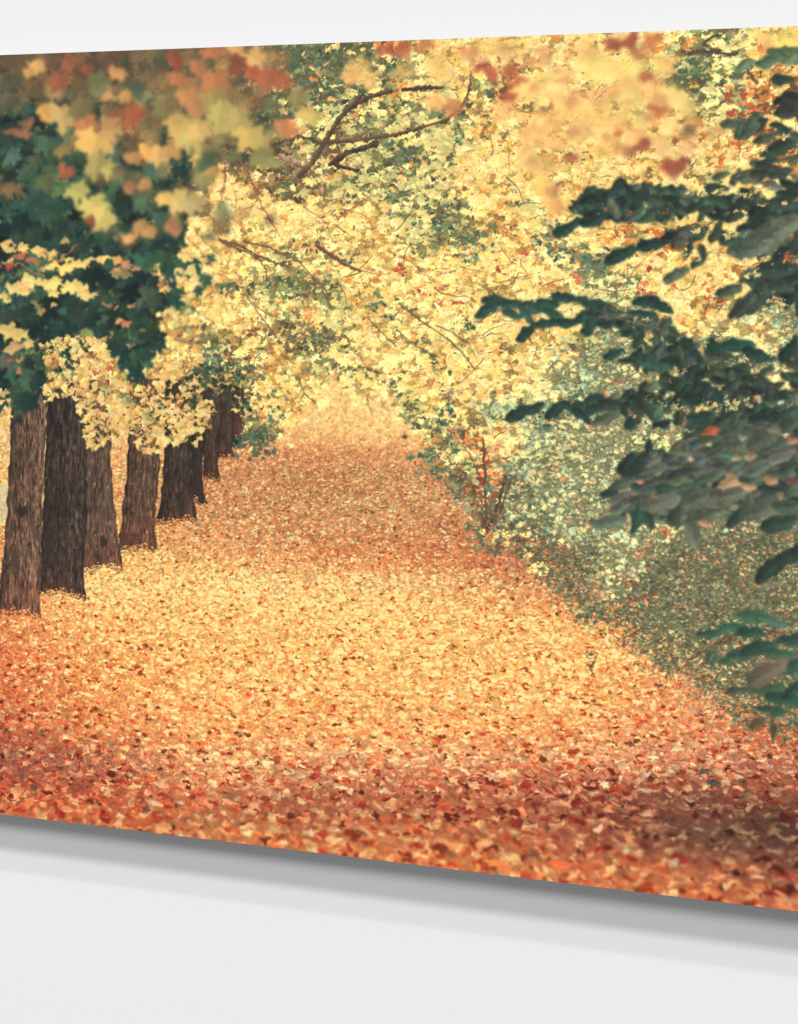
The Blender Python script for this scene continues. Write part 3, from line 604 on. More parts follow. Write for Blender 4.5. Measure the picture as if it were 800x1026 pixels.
# windows through the cluster onto the bark behind
for _ in range(150):
    x = rng.uniform(186, 252); y = rng.uniform(368, 398 + 14 * math.sin(x * .3))
    HG.stamp(x, y, rng.uniform(3, 6.5), rng.uniform(.5, .9), rng.uniform(0, 3), pick(MAP), jit(pick([(56,72,54),(70,86,62),(48,60,48),(92,98,66),(214,176,104),(240,202,118),(150,110,70)]), .07), 1, .05, 1)
for _ in range(46):
    x = rng.uniform(236, 290); y = 396 + rng.uniform(-22, 22) + (x - 236) * .3
    HG.stamp(x, y, rng.uniform(2.5, 5), rng.uniform(.5, .9), rng.uniform(0, 3), pick(MAP), jit(pick([(92,112,80),(240,206,124),(246,214,130),(140,132,86),(226,184,112)]), .06), 1, .05, 1)
HG.warp(5, 4, 9, 411); HG.over(M, .5, HANGING)
DK = [(48,42,36),(64,52,42),(40,52,44)]
for _ in range(70):
    x, y = rng.uniform(45, 200), rng.uniform(390, 445)
    if inpoly(x, y, HP[0]) : M.stamp(x, y, rng.uniform(1.5, 4), .7, rng.uniform(0, 3), pick(CRU), pick(DK), .85, 0, 1)
# left side yellow leaves (moderately sharp)
YL = Layer()
for x, y, r, asp, an_, c in [(12,288,13,.7,.2,(250,214,122)),(30,282,15,.75,.3,(253,218,124)),(48,284,17,.7,.25,(253,220,122)),(68,288,17,.7,.3,(252,216,120)),(82,294,13,.7,.9,(250,208,114)),(2,296,9,.8,1,(246,204,116)),
     (46,268,12,.5,.1,(250,206,116)),(62,268,14,.5,.1,(252,210,116)),(78,265,13,.5,0,(252,212,118)),(88,262,7,.6,0,(248,206,112)),(22,248,13,.5,.3,(250,206,120)),(38,250,12,.5,.4,(250,208,120)),(50,254,11,.5,.4,(240,190,108)),
     (6,244,10,.6,.3,(246,200,118)),(8,262,9,.6,.3,(238,190,112)),(10,266,7,1.2,1.4,(196,84,54)),(30,262,12,.3,.3,(190,110,72)),(20,256,12,.3,.3,(204,120,80)),(8,332,17,.9,.3,(222,186,108)),(14,345,12,.8,.8,(206,172,102)),
     (102,260,13,.35,.2,(250,202,112)),(116,262,11,.4,.2,(238,170,98)),(120,270,15,.8,1.4,(150,132,88)),(128,265,9,.8,1.1,(206,140,88)),(36,304,8,.5,.3,(150,120,80)),(53,306,6,.6,0,(222,180,112)),(40,310,8,.6,.5,(178,150,92)),
     (186,256,12,.9,1.8,(250,210,118)),(190,270,10,.9,1.6,(250,212,122)),(164,290,8,.9,1.8,(246,200,118)),(160,285,6,.8,.5,(214,130,84)),(125,326,9,.5,.3,(206,120,82)),(120,322,6,.6,0,(226,160,110)),(105,306,7,.6,.3,(200,140,96)),
     (132,306,7,.5,.5,(206,150,96)),(20,362,6,.8,1,(214,160,98)),(18,370,5,.8,1,(206,130,84)),(50,358,6,.9,1,(226,160,100)),(54,366,5,.9,1,(220,140,86)),(8,360,4,1,1,(200,110,76)),(176,345,3,1,0,(230,190,120)),
     (168,312,9,.9,1,(222,196,120)),(64,242,7,.8,.3,(214,176,110))]:
    for q in range(4 if r > 9 else 2):
        ox, oy = (0, 0) if q == 0 else (rng.normal() * r * .6, rng.normal() * r * .22 + .25 * abs(rng.normal()) * r * .3)
        YL.stamp(x + ox, y + oy, r * (1.2 if q == 0 else .8), asp * .72, an_ * .5 + rng.normal() * .3, pick(MAP), jit(c, .035, .02), 1, .05, 1.2)
for p in [[(40,268),(58,262),(72,252),(80,244)],[(0,262),(20,266),(44,276)]]: YL.line(p, 2.5, 1.6, (176, 128, 84))
YL.warp(6, 7, 14, 421); YL.over(M, 1.1, HANGING)
# ================================================================ 5. big out-of-focus leaves in the foreground, top
def blurset(items, sig, idv, rmul=1.12, thr=.45):
    L = Layer()
    for it in items:
        x, y, r, c = it[:4]
        if c[0] > c[1] * 1.45: c = tuple(.72 * q + .28 * w_ for q, w_ in zip(c, (150, 118, 78)))
        asp = it[4] if len(it) > 4 else .85; an_ = it[5] if len(it) > 5 else 1.3 + rng.normal() * .5
        L.stamp(x, y, r * rmul, asp, an_, pick(BMAP) if r > 10 else pick(SOF), jit(c, .04, .02), it[6] if len(it) > 6 else .95, .05, 2)
    L.warp(7, 12, 26, 461 + idv + int(sig * 10)); L.over(M, sig, idv, thr)
L0 = [(-120,60,60,(110,92,64)),(-60,80,60,(100,84,58)),(0,62,30,(96,80,58)),(30,60,34,(104,84,60)),(70,58,34,(110,76,56)),(110,55,30,(116,80,58)),(150,58,32,(122,98,66)),(190,52,30,(140,104,70)),(230,50,26,(150,100,66)),
      (10,92,34,(102,88,62)),(45,88,22,(96,78,54)),(85,92,26,(104,98,66)),(125,92,24,(120,92,62)),(160,88,28,(146,118,76)),(195,85,26,(176,118,76)),(75,120,22,(116,104,68)),(112,118,22,(110,92,62)),(150,120,22,(134,110,70)),
      (185,118,26,(170,140,86)),(220,90,30,(186,120,74)),(225,125,30,(170,150,90)),(130,145,18,(120,92,62)),(150,150,16,(150,116,74)),(120,170,16,(116,104,70)),(140,178,18,(122,108,72)),(155,195,18,(100,104,70)),(165,170,14,(156,130,80)),(110,225,22,(112,106,72)),(130,238,18,(128,112,76)),(205,150,22,(170,146,90)),(205,170,20,(190,160,96)),
      (245,95,26,(150,120,78)),(275,60,26,(176,120,76)),(-90,140,50,(90,86,60)),(-60,190,40,(70,84,60))]
L0 = [i + ((.85, rng.uniform(.8, 2), .62) if len(i) == 4 else ()) for i in L0]
for _ in range(90):
    x, y = rng.uniform(XMIN, 275), rng.uniform(52, 240)
    if y < 90 + 150 * min(1, (x + 20) / 200): L0.append((x, y, rng.uniform(7, 17), pick([(150,138,84),(112,112,72),(96,74,54),(176,156,92),(84,96,68),(140,96,64),(70,82,62),(190,150,92),(126,92,60)]), .8, rng.uniform(.6, 2.2), .7))
blurset(L0, 4.0, BLURL, 1.05, .5)
L1 = [(36,64,13,(238,176,102)),(28,72,8,(224,160,92)),(60,80,15,(152,74,52)),(70,62,12,(150,80,56)),(88,68,11,(140,72,52)),(116,73,14,(232,142,82),.6,0),(132,90,18,(84,100,72),.5,0),(95,85,20,(116,114,76),.6),(62,113,21,(206,166,96)),(46,115,10,(214,150,84)),
      (82,106,18,(128,112,70)),(110,100,10,(196,146,90),.6),(128,97,12,(206,152,92)),(130,116,17,(182,86,56)),(142,110,12,(170,80,54)),(118,120,10,(168,92,60)),(86,122,15,(230,132,76)),(95,140,26,(234,182,98)),(106,130,18,(196,156,88)),(18,134,20,(166,104,70),.42,-.95),(28,122,10,(160,98,66),.6,-.9),
      (63,147,14,(158,132,78)),(97,164,18,(180,160,92)),(108,170,11,(206,182,104)),(45,180,16,(98,104,70)),(66,172,9,(190,88,62)),(10,190,20,(132,110,72),.6,.6),(-8,180,16,(120,104,70)),(76,190,17,(206,188,104)),(92,204,22,(210,188,102)),(102,216,17,(218,194,104)),(90,221,6,(150,74,50)),
      (160,154,17,(236,188,102)),(146,150,10,(232,172,92)),(172,152,10,(232,158,90)),(133,160,10,(230,156,88)),(178,200,21,(234,200,112)),(166,198,12,(236,184,100)),(192,202,17,(190,172,104)),(186,132,24,(206,176,98)),(172,122,14,(206,160,90)),(192,142,14,(196,174,98)),(165,105,19,(140,124,80)),
      (178,78,12,(206,116,74)),(175,62,10,(160,72,52)),(188,96,14,(222,146,84)),(196,108,10,(230,150,86)),(140,228,14,(196,146,86)),(150,236,8,(206,150,90)),(128,238,9,(220,166,96),.6),(130,190,7,(196,130,82)),(145,186,7,(186,140,88)),(172,226,10,(196,120,80)),(160,218,9,(74,100,78)),(145,205,12,(92,112,80)),
      (214,52,14,(206,120,74)),(252,56,17,(228,184,104),.9,.9),(238,48,9,(222,170,100)),(236,64,15,(150,68,48)),(252,74,12,(196,84,56)),(270,78,20,(206,100,64)),(284,82,12,(190,96,62)),(215,78,18,(214,130,80)),(200,66,12,(206,130,84)),(240,82,10,(90,84,62),.6),(214,98,20,(160,142,84)),(222,112,22,(184,162,90)),
      (240,122,22,(196,172,94)),(250,136,22,(222,190,102)),(262,142,13,(214,184,100)),(300,96,15,(168,146,90)),(308,112,15,(206,176,100),.7,.9),(316,116,9,(206,180,104)),(292,128,15,(238,138,80),.8),(284,126,9,(232,140,84)),(262,158,20,(150,146,86),.6,.3),(276,164,12,(164,156,92),.5,.2),(200,130,16,(232,186,102)),
      (212,170,12,(196,150,90)),(232,156,14,(120,116,74),.5),(207,160,10,(80,96,66)),(204,178,12,(160,150,90))]
blurset(L1, 2.4, BLURL, 1.16, .45)
L2 = [(358,68,24,(246,196,112)),(370,82,14,(244,200,114)),(350,76,12,(240,186,106)),(386,50,18,(186,84,58),.5,0),(404,48,16,(196,92,62),.5,0),(425,44,14,(214,124,80),.5,0),(400,70,18,(200,168,100),.8),(432,62,18,(250,210,120)),(446,74,20,(252,216,122)),(436,100,14,(246,188,108)),(456,106,16,(214,136,88)),(486,48,24,(254,218,124),.6,0),
      (510,52,22,(252,208,118),.6,0),(470,52,14,(238,168,104)),(482,66,14,(186,76,56)),(492,74,10,(196,88,62)),(512,68,12,(198,96,66)),(520,82,12,(204,100,68)),(505,104,20,(244,178,108)),(512,96,11,(196,84,56)),(540,82,26,(254,216,122)),(528,92,16,(253,214,120)),(560,76,18,(252,206,118)),(556,92,18,(252,210,120)),
      (592,62,26,(255,224,116)),(590,48,22,(253,210,120),.5),(570,104,24,(252,206,116)),(596,108,28,(254,212,118)),(600,128,22,(254,216,122)),(548,122,24,(250,192,110),.7),(530,134,24,(250,198,112),.7),(552,140,18,(244,186,110),.7),(575,132,22,(248,198,114),.7),(544,164,24,(250,200,114),.7),(530,160,20,(250,202,118),.7),
      (546,184,18,(252,206,114)),(552,198,16,(250,196,108),1,1.6),(556,192,10,(240,170,106)),(556,208,9,(244,180,104)),(570,158,12,(200,96,66),.5,.4),(618,42,15,(146,62,48),.7),(632,42,10,(160,70,52)),(652,42,15,(216,116,72),.6,0),(640,52,12,(200,120,76),.6),(612,68,24,(254,212,120)),(636,64,22,(253,214,120),.7),
      (665,62,16,(240,196,112)),(624,88,26,(252,204,116)),(652,84,20,(253,212,122)),(646,78,9,(206,100,66),.8),(660,96,20,(253,210,120)),(676,92,16,(253,216,124)),(632,102,20,(204,186,108),.6,0),(660,104,18,(230,176,104),.6,0),(688,108,20,(254,212,120),.8),(694,124,18,(250,194,110),.6,0),(716,130,15,(246,176,104),.5,0),
      (672,124,18,(252,206,118),.7),(646,120,16,(253,216,132),.6,0),(622,122,20,(250,202,116),.7),(612,140,18,(246,190,108),.7),(640,136,16,(250,206,122),.6),(664,138,16,(248,198,118),.6),(690,132,9,(122,112,78),.6,0),(618,132,7,(206,110,70),.6),(646,147,13,(158,68,54),.6,.2),(634,150,8,(170,80,60)),(668,164,11,(176,70,56),.7,.6),
      (682,162,11,(160,66,54),.8),(676,172,9,(164,70,54)),(688,150,10,(250,190,130)),(664,150,9,(248,200,140)),(658,108,10,(206,106,70),.4,0),(604,150,14,(250,204,114),.6),(784,44,22,(255,226,116),.9),(796,42,16,(255,220,112)),(764,36,13,(253,206,120),.5,0),(768,44,9,(250,198,120)),(740,40,14,(250,210,130),.4)]
L2 += [(840,50,40,(254,220,120)),(900,60,50,(252,208,116)),(960,70,50,(246,196,110)),(1010,60,50,(252,206,116)),(880,100,36,(244,180,104))]
L2 = [(i[0], i[1], i[2] * (.92 if i[2] >= 18 else 1), (i[3][0], i[3][1] * .96, i[3][2] * .94), i[4] if len(i) > 4 else .8, i[5] if len(i) > 5 else rng.uniform(.2, 2.4), .80 if i[2] >= 18 else .9) for i in L2]
blurset([i for k, i in enumerate(L2) if i[2] >= 18], 4.0, BLURR, 1.06, .5)
blurset([i for k, i in enumerate(L2) if i[2] < 18], 2.6, BLURR, 1.08, .5)
EX = []
for _ in range(70):
    x, y = rng.uniform(500, 700), rng.uniform(48, 165)
    if inpoly(x, y, [(500,50),(690,50),(705,130),(660,160),(600,150),(560,185),(530,170),(520,110)]):
        EX.append((x, y, rng.uniform(5, 12), pick([(232,160,96),(240,180,104),(255,226,128),(222,146,92),(255,232,140),(206,170,100),(250,210,120)]), .6, rng.normal() * .5, .6))
blurset(EX, 2.4, 0, 1.1, 2)
# small crisp red-orange leaves back in
for x, y, r, c in [(762,47,5,(232,112,66)),(758,40,3,(236,130,80))]: M.stamp(x, y, r, .9, .4, CRU[2], c, .9, .05, 1.6, BLURR)
# ================================================================ 6. dark leafy branches on the right
def ovleaves(L, poly, n_, cols, ang=-.3, spread=.35, r=(11, 18), order='y', tabs=None, curl=.12):
    tabs = tabs or (WID + OVA); spread *= 1.35
    xs_ = [p[0] for p in poly]; ys_ = [p[1] for p in poly]; pts = []
    n = int(n_ * 2.1)
    while len(pts) < n:
        x, y = rng.uniform(min(xs_), max(xs_)), rng.uniform(min(ys_), max(ys_))
        if inpoly(x, y, poly): pts.append((x, y))
    pts.sort(key=lambda p: p[1] + rng.normal() * 12)
    for x, y in pts:
        L.stamp(x, y, rng.uniform(*r) * .86, rng.uniform(.7, 1), ang + rng.normal() * spread, pick(tabs), np.maximum(jit(pick(cols), .13, .04), (38, 52, 45)), 1, .12, 1.5, 0, True, curl)
XR = XMAX + 10
DKG = [(42,64,54),(50,72,60),(38,52,46),(60,82,66),(66,78,62),(46,60,50),(82,92,72)]
WID = [ovate(40 + i, .60) for i in range(6)]
GRY = [(94,99,82),(82,91,75),(104,107,88),(74,86,71),(90,97,80),(64,82,68)]
D = Layer()
OLV = [(92,94,72),(76,86,68),(60,80,64),(50,70,58)]
ovleaves(D, [(766,110),(790,96),(XR,80),(XR,118),(768,120)], 22, [(58,64,54),(48,58,50)], -.35, .2, (12, 20))
ovleaves(D, [(700,182),(720,172),(760,166),(800,150),(XR,145),(XR,190),(760,190),(710,190)], 60, OLV, -.15, .25, (10, 16))
ovleaves(D, [(572,205),(590,196),(606,188),(640,186),(680,190),(696,200),(696,212),(650,222),(600,220),(578,212)], 70, DKG, -.2, .6, (8, 13))
ovleaves(D, [(690,205),(720,196),(XR,190),(XR,230),(700,222)], 80, DKG, -.25, .4, (10, 15))
ovleaves(D, [(646,246),(660,238),(700,228),(XR,215),(XR,258),(760,258),(738,250),(712,236),(690,240)], 90, DKG + [(84,94,76)], -.3, .3, (11, 18))
ovleaves(D, [(752,120),(XR,116),(XR,162),(742,162),(736,142)], 26, OLV + DKG, -.35, .35, (10, 16))
ovleaves(D, [(742,252),(XR,250),(XR,335),(790,330),(768,300),(748,276)], 44, DKG + [(84,94,76)], -.4, .4, (10, 17))
ovleaves(D, [(770,78),(XR,70),(XR,96),(776,96)], 8, OLV, -.2, .3, (10, 15))
for x, y, r, a, c in [(565,230,15,-.45,(42,66,56)),(578,224,12,-.35,(48,74,62)),(594,222,14,-.4,(40,66,56)),(618,257,18,-.5,(40,64,54)),(650,246,16,-.1,(36,60,52)),(676,276,14,-.5,(84,96,76)),(770,238,34,-.55,(96,104,84)),(750,250,22,-.2,(88,98,80)),
        (732,124,12,-.1,(80,92,70)),(750,128,17,-.9,(74,88,70)),(740,132,9,-1.2,(66,86,66)),(765,140,12,-.3,(62,80,62)),(782,148,16,-.25,(56,72,58)),(730,292,14,-.35,(72,84,68)),(760,296,26,-.9,(58,72,60)),(745,306,18,-.9,(66,74,62)),
        (793,296,18,-.7,(40,56,48)),(776,270,22,-.1,(54,70,58)),(780,286,16,.2,(60,76,62)),(645,302,14,-.2,(40,66,58)),(660,306,14,.4,(38,62,54)),(645,316,14,.1,(44,74,62)),(690,250,11,-1.2,(50,66,54)),(700,262,11,-.7,(66,80,64)),
        (790,56,24,.05,(100,118,84)),(768,62,14,-.3,(86,110,80)),(745,66,12,-.5,(100,116,82))]:
    D.stamp(x, y, r, .95, a, pick(OVA), c, 1, .12, 1.6, 0, True, .15)
for x, y, r, a, c in [(488,311,15,-.45,(44,74,62)),(492,300,11,-.2,(40,66,56)),(508,304,13,0,(44,74,62)),(512,314,11,.3,(54,84,68)),(530,308,14,.2,(48,80,66)),(527,316,10,.8,(56,86,68)),(548,304,13,.1,(42,70,60)),(553,314,13,.4,(52,82,66)),
        (565,298,14,.1,(44,70,58)),(580,300,11,.1,(46,74,60)),(527,334,14,-.75,(38,64,54)),(546,325,13,-.2,(42,70,58)),(565,324,14,-.1,(40,66,56)),(585,318,14,-.4,(44,70,60)),(596,306,14,.1,(48,74,62)),(592,326,14,-1.0,(42,68,58)),
        (600,318,13,.2,(46,72,60)),(519,415,16,-.55,(42,62,54)),(534,410,12,-.3,(46,66,56)),(555,413,14,-.7,(40,64,54)),(572,406,14,.1,(44,70,60)),(582,416,13,.6,(38,60,52)),(596,408,14,-.5,(42,66,56)),(606,420,15,-.4,(84,94,76)),(594,400,13,-.4,(44,68,56))]:
    D.stamp(x, y, r, .95, a, pick(OVA), c, 1, .10, 1.6, 0, True, .12)
ovleaves(D, [(606,304),(636,318),(660,320),(690,342),(700,350),(682,368),(650,372),(622,362),(640,350),(620,335),(604,325)], 42, DKG, .1, .7, (8, 13))
ovleaves(D, [(682,352),(700,344),(740,348),(770,360),(XR,345),(XR,432),(770,428),(700,430),(660,430),(628,424),(606,412),(606,404),(640,392),(668,380)], 260, DKG, -.15, .5, (9, 15))
for x, y, r, a, c in [(735,346,18,-.1,(44,80,64)),(718,350,12,-.3,(40,70,58)),(755,354,14,.3,(38,66,56)),(790,352,16,-1.0,(40,60,52)),(613,355,12,-.3,(44,72,60)),(650,364,14,.3,(50,86,70))]: D.stamp(x, y, r, .95, a, pick(OVA), c, 1, .1, 1.6, 0, True, .12)
D.c *= (1 + (TEXN - .5) * .5)[..., None]; D.warp(3.4, 7, 15, 431); D.over(M, 1.25, DARKB)
def gaps(items, lay=M, idv=CANOPY):
    Gp = Layer()
    for x, y, rx, ry, n, cl in items:
        clump(x, y, rx, ry, int(n * 1.8), cl + [tuple(v * .8 for v in cl[0])], r=(1.2, 3.8), tabs=CRU, idv=0, lay=Gp)
    if idv == CANOPY:
        for _ in range(260):
            x, y = rng.uniform(570, XR), rng.uniform(190, 425)
            Gp.stamp(x, y, rng.uniform(.8, 2.4), rng.uniform(.4, .9), rng.uniform(0, 3), pick(CRU), jit(pick([(190,160,104),(226,196,126),(150,92,66),(110,96,66),(170,130,88)]), .1), .85, 0, 1)
    Gp.warp(5, 4, 9, 471); Gp.over(M, .5, idv)
gaps0 = [(786,136,6,3,6), (764,150,5,3,5), (756,276,8,4,12), (782,302,9,5,14), (748,262,8,3,8), (770,316,8,4,10)]
YC = [(250,216,130),(244,200,116),(230,212,140),(252,226,150)]
gaps([g + (YC,) for g in gaps0])
gaps([(700,410,9,5,14,YC),(712,406,10,5,12,YC),(728,402,9,5,16,YC),(735,408,8,3,8,YC),(704,193,14,2.5,8,YC),(720,192,12,2.5,8,YC),(742,195,14,3,8,YC),(760,190,10,3,6,[(206,150,100)]),(785,204,3.5,3,7,YC),(790,178,4,2.5,4,YC),(770,190,6,3,4,YC),(763,205,5,2,3,YC),
      (740,212,8,2,4,YC),(716,252,4,8,9,YC),(700,256,8,8,12,YC),(688,256,6,10,8,YC),(720,260,4,6,7,YC),(730,238,4,2.5,5,YC),(732,234,7,2,4,YC),(700,230,10,2,6,YC),(714,264,4,3,4,YC),(765,258,12,3,5,[(206,190,130)]),(790,258,8,7,16,RD+[(240,150,80)]),
      (640,415,12,5,9,[(150,100,70),(210,180,120)]),(672,405,16,9,22,[(200,190,130),(170,110,80),(226,206,140)]),(655,400,8,6,8,[(120,110,80),(206,190,130)]),(745,362,10,3,8,YC),(735,363,14,2.5,9,[(196,180,120),(226,206,140)]),(778,352,8,4,8,[(226,196,130),(206,130,90)]),
      (680,370,8,3,5,[(206,160,110)]),(672,436,5,3,3,[(190,150,100)]),(650,344,6,3,4,YC),(648,320,6,3,5,[(190,180,120)]),(670,345,5,3,4,[(206,190,130)]),(636,320,5,3,4,YC),(668,212,4,3,4,[(160,90,66)]),(606,208,5,4,4,[(190,110,80)]),(632,212,5,4,4,[(150,96,70)]),
      (760,400,7,4,8,[(170,130,90),(206,180,130)]),(795,405,5,6,5,[(206,180,120)]),(688,425,4,3,3,[(176,110,80)])])
D = Layer()
for x, y, r, a, c in [(692,402,10,.3,(40,66,54)),(720,396,10,1.2,(42,70,58)),(700,418,13,-.3,(44,66,54)),(703,250,9,1.4,(60,70,54))]: D.stamp(x, y, r, .9, a, pick(OVA), c, 1, .1, 1.5)
# grey-green sheaf of leaves below
ovleaves(D, [(622,470),(650,450),(690,432),(720,420),(XR,405),(XR,450),(640,470)], 90, DKG + OLV, -.5, .3, (11, 17), tabs=OVW + OVA)
ovleaves(D, [(630,468),(660,452),(700,440),(735,430),(XR,415),(XR,510),(770,512),(735,520),(700,524),(660,522),(612,520),(620,500),(640,490)], 360, GRY, -.38, .28, (11, 18), tabs=OVW + OVA)
for x, y, r, a, c in [(610,493,12,-.5,(46,68,56)),(624,484,14,-.4,(80,92,76)),(612,523,16,-.12,(98,112,92)),(600,524,13,.0,(90,106,88)),(638,520,16,-1.3,(50,80,66)),(650,520,12,1.2,(56,80,66)),(694,533,17,1.3,(98,104,84)),(700,520,16,-.4,(90,96,78)),
        (636,468,18,-.7,(44,60,50)),(626,466,14,-.95,(40,56,48)),(660,505,22,-.3,(102,108,88)),(700,500,24,-.4,(92,96,80)),(730,495,20,-.25,(96,100,82)),(762,512,22,-.45,(92,100,82)),(790,508,18,-.1,(72,88,72)),(780,525,20,-.3,(56,72,60)),(738,520,14,-.9,(56,70,58)),
        (775,568,20,-.62,(44,60,52)),(766,576,14,-.85,(46,62,52)),(790,558,18,-.5,(48,62,52)),(810,548,20,-.5,(48,62,52)),(735,430,16,-.6,(74,86,70)),(745,445,20,-.5,(96,100,82)),(765,440,20,-.6,(84,90,74))]:
    D.stamp(x, y, r, .92, a, pick(OVA), c, 1, .10, 1.6, 0, True, .12)
for x, y, r, a, c in [(714,431,9,-.4,(196,92,62)),(708,434,6,-.4,(170,90,60)),(733,482,12,-.3,(190,150,104)),(726,486,8,-.3,(170,140,100)),(750,488,8,-.1,(206,150,104)),(772,482,9,-.1,(170,130,94)),(793,482,7,-.3,(130,66,54)),(706,525,7,1.1,(206,140,104)),(642,482,5,.2,(206,140,100)),
        (657,498,4,.4,(170,100,76)),(738,460,6,0,(190,150,108)),(753,456,8,0,(160,130,96)),(694,460,3,1.5,(240,190,140)),(711,446,4,0,(220,206,150)),(795,442,8,-.9,(170,120,90)),(775,430,9,0,(120,120,90)),(784,497,5,.4,(150,120,84)),(744,438,7,0,(150,150,120))]:
    D.stamp(x, y, r, .6, a, pick(SOF), c, .9, .12, 1.6)
D.line([(600,518),(620,506),(640,495)], 1.6, 1.2, (120, 84, 66)); D.line([(600,318),(625,320),(650,326),(676,336)], 2.6, 1.6, (110, 100, 78)); D.line([(630,516),(632,524),(630,532)], 3, 2.4, (206, 180, 130))
D.c *= (1 + (TEXN - .5) * .35)[..., None]; D.warp(2.6, 8, 16, 441); D.over(M, 1.25, DARKB)
# lower sprig at the right border
E = Layer()
for x, y, r, a, c in [(716,634,15,-.25,(58,92,72)),(704,634,8,-.1,(52,84,66)),(735,630,16,.1,(62,100,78)),(755,618,20,.1,(66,112,84)),(774,622,16,.25,(74,122,90)),(752,634,16,.0,(46,78,62)),(745,656,18,-.3,(62,90,72)),(728,662,12,-.4,(66,92,72)),(760,650,20,-.4,(48,78,62)),
        (780,655,18,.1,(60,96,74)),(795,640,18,-.2,(50,84,66)),(790,668,20,-.3,(48,80,64)),(765,690,20,-.2,(62,88,68)),(785,700,22,.1,(54,88,68)),(772,712,16,.2,(48,78,62)),(795,690,18,-.9,(44,70,56)),(714,664,9,-1.1,(70,88,70)),(710,658,8,-1,(66,88,68)),(738,692,14,-.2,(76,92,70)),
        (765,676,26,-.7,(110,96,74)),(774,733,9,1.5,(72,74,56)),(758,726,10,-.6,(96,84,62)),(820,640,26,-.2,(50,84,66)),(830,690,30,-.3,(46,76,60)),(870,670,30,-.2,(50,80,64)),(920,690,34,-.1,(48,76,60)),(850,720,26,.1,(50,78,62)),(980,700,34,-.1,(48,76,60)),(1010,660,34,-.2,(46,72,58)),(900,640,30,-.2,(56,92,72))]:
    E.stamp(x, y, r, .8, a, pick(OVW + OVA), jit(c, .03), .97, .10, 1.6, 0, True, .15)
E.line([(690,662),(712,650),(735,637),(745,634)], 1.6, 1.4, (84, 56, 44)); E.line([(752,658),(775,664),(800,660)], 1.6, 1.2, (160, 110, 84))
E.line([(772,734),(773,722),(774,708)], 3, 2, (84, 76, 58))
E.warp(4, 8, 16, 451); E.over(M, 1.6, LOWB)
gaps([(772,637,12,3,6,[(226,150,105),(206,130,90)]),(784,634,6,2,3,[(190,96,72)]),(760,622,3,3,2,[(130,80,60)])], idv=SHRUB)
# ---------------------------------------------------------------- tone: soft print grain, clip
grain = (vnoise(1.5, 1.5, 90) - .5) * 9 + (vnoise(260, 200, 91) - .5) * 6
IMG = M.c + grain[..., None]
IMG = IMG * .94 + IMG.mean(2, keepdims=True) * .06
IMG = IMG + (np.clip(90 - IMG, 0, 90) / 90) ** 2 * 14
IMG = np.clip(IMG, 14, 255) / 255.0
LIN = np.where(IMG <= .04045, IMG / 12.92, ((IMG + .055) / 1.055) ** 2.4)
if 'PREVIEW' in globals(): raise SystemExit
# ================================================================ BUILD THE PRINT
import bpy
sc = bpy.context.scene; col = sc.collection
GAP, THK = 0.026, 0.003              # air behind the sheet, thickness of the sheet
EYE = 1.55                           # eye level above the (unseen) floor
def mat(name, rough=.5, spec=.3):
    m = bpy.data.materials.new(name); m.use_nodes = True; b = m.node_tree.nodes['Principled BSDF']
    b.inputs['Roughness'].default_value = rough; b.inputs['Specular IOR Level'].default_value = spec
    return m, b, m.node_tree
def mesh_obj(name, me, parent=None, m=None):
    o = bpy.data.objects.new(name, me); col.objects.link(o)
    if parent: o.parent = parent
    if m: me.materials.append(m)
    return o
def box(name, x0, x1, y0, y1, z0, z1, m, parent=None, bev=0):
    import bmesh
    bm = bmesh.new(); r = bmesh.ops.create_cube(bm, size=1)
    for v in bm.verts: v.co = ((x0 + x1) / 2 + v.co.x * (x1 - x0), (y0 + y1) / 2 + v.co.y * (y1 - y0), (z0 + z1) / 2 + v.co.z * (z1 - z0))
    if bev: bmesh.ops.bevel(bm, geom=bm.edges[:], offset=bev, segments=2, affect='EDGES')
    me = bpy.data.meshes.new(name); bm.to_mesh(me); bm.free()
    return mesh_obj(name, me, parent, m)
# wall (world: wall plane y = 0, the room is at y < 0)
wm, wb, nt = mat('white_wall_paint', .8, .15)
tc = nt.nodes.new('ShaderNodeTexCoord'); nz = nt.nodes.new('ShaderNodeTexNoise'); nz.inputs['Scale'].default_value = 60; nz.inputs['Detail'].default_value = 6
rp = nt.nodes.new('ShaderNodeMapRange'); rp.inputs['To Min'].default_value = .817; rp.inputs['To Max'].default_value = .823
cb = nt.nodes.new('ShaderNodeCombineColor'); bp = nt.nodes.new('ShaderNodeBump'); bp.inputs['Strength'].default_value = .02; bp.inputs['Distance'].default_value = .001
nt.links.new(tc.outputs['Object'], nz.inputs['Vector']); nt.links.new(nz.outputs['Fac'], rp.inputs['Value'])
for k in range(3): nt.links.new(rp.outputs['Result'], cb.inputs[k])
nt.links.new(cb.outputs['Color'], wb.inputs['Base Color']); nt.links.new(nz.outputs['Fac'], bp.inputs['Height']); nt.links.new(bp.outputs['Normal'], wb.inputs['Normal'])
wall = box('wall', -4, 5, 0, .12, 0, 3.2, wm); wall['kind'] = 'structure'; wall['label'] = 'plain matt white wall behind the hanging print'

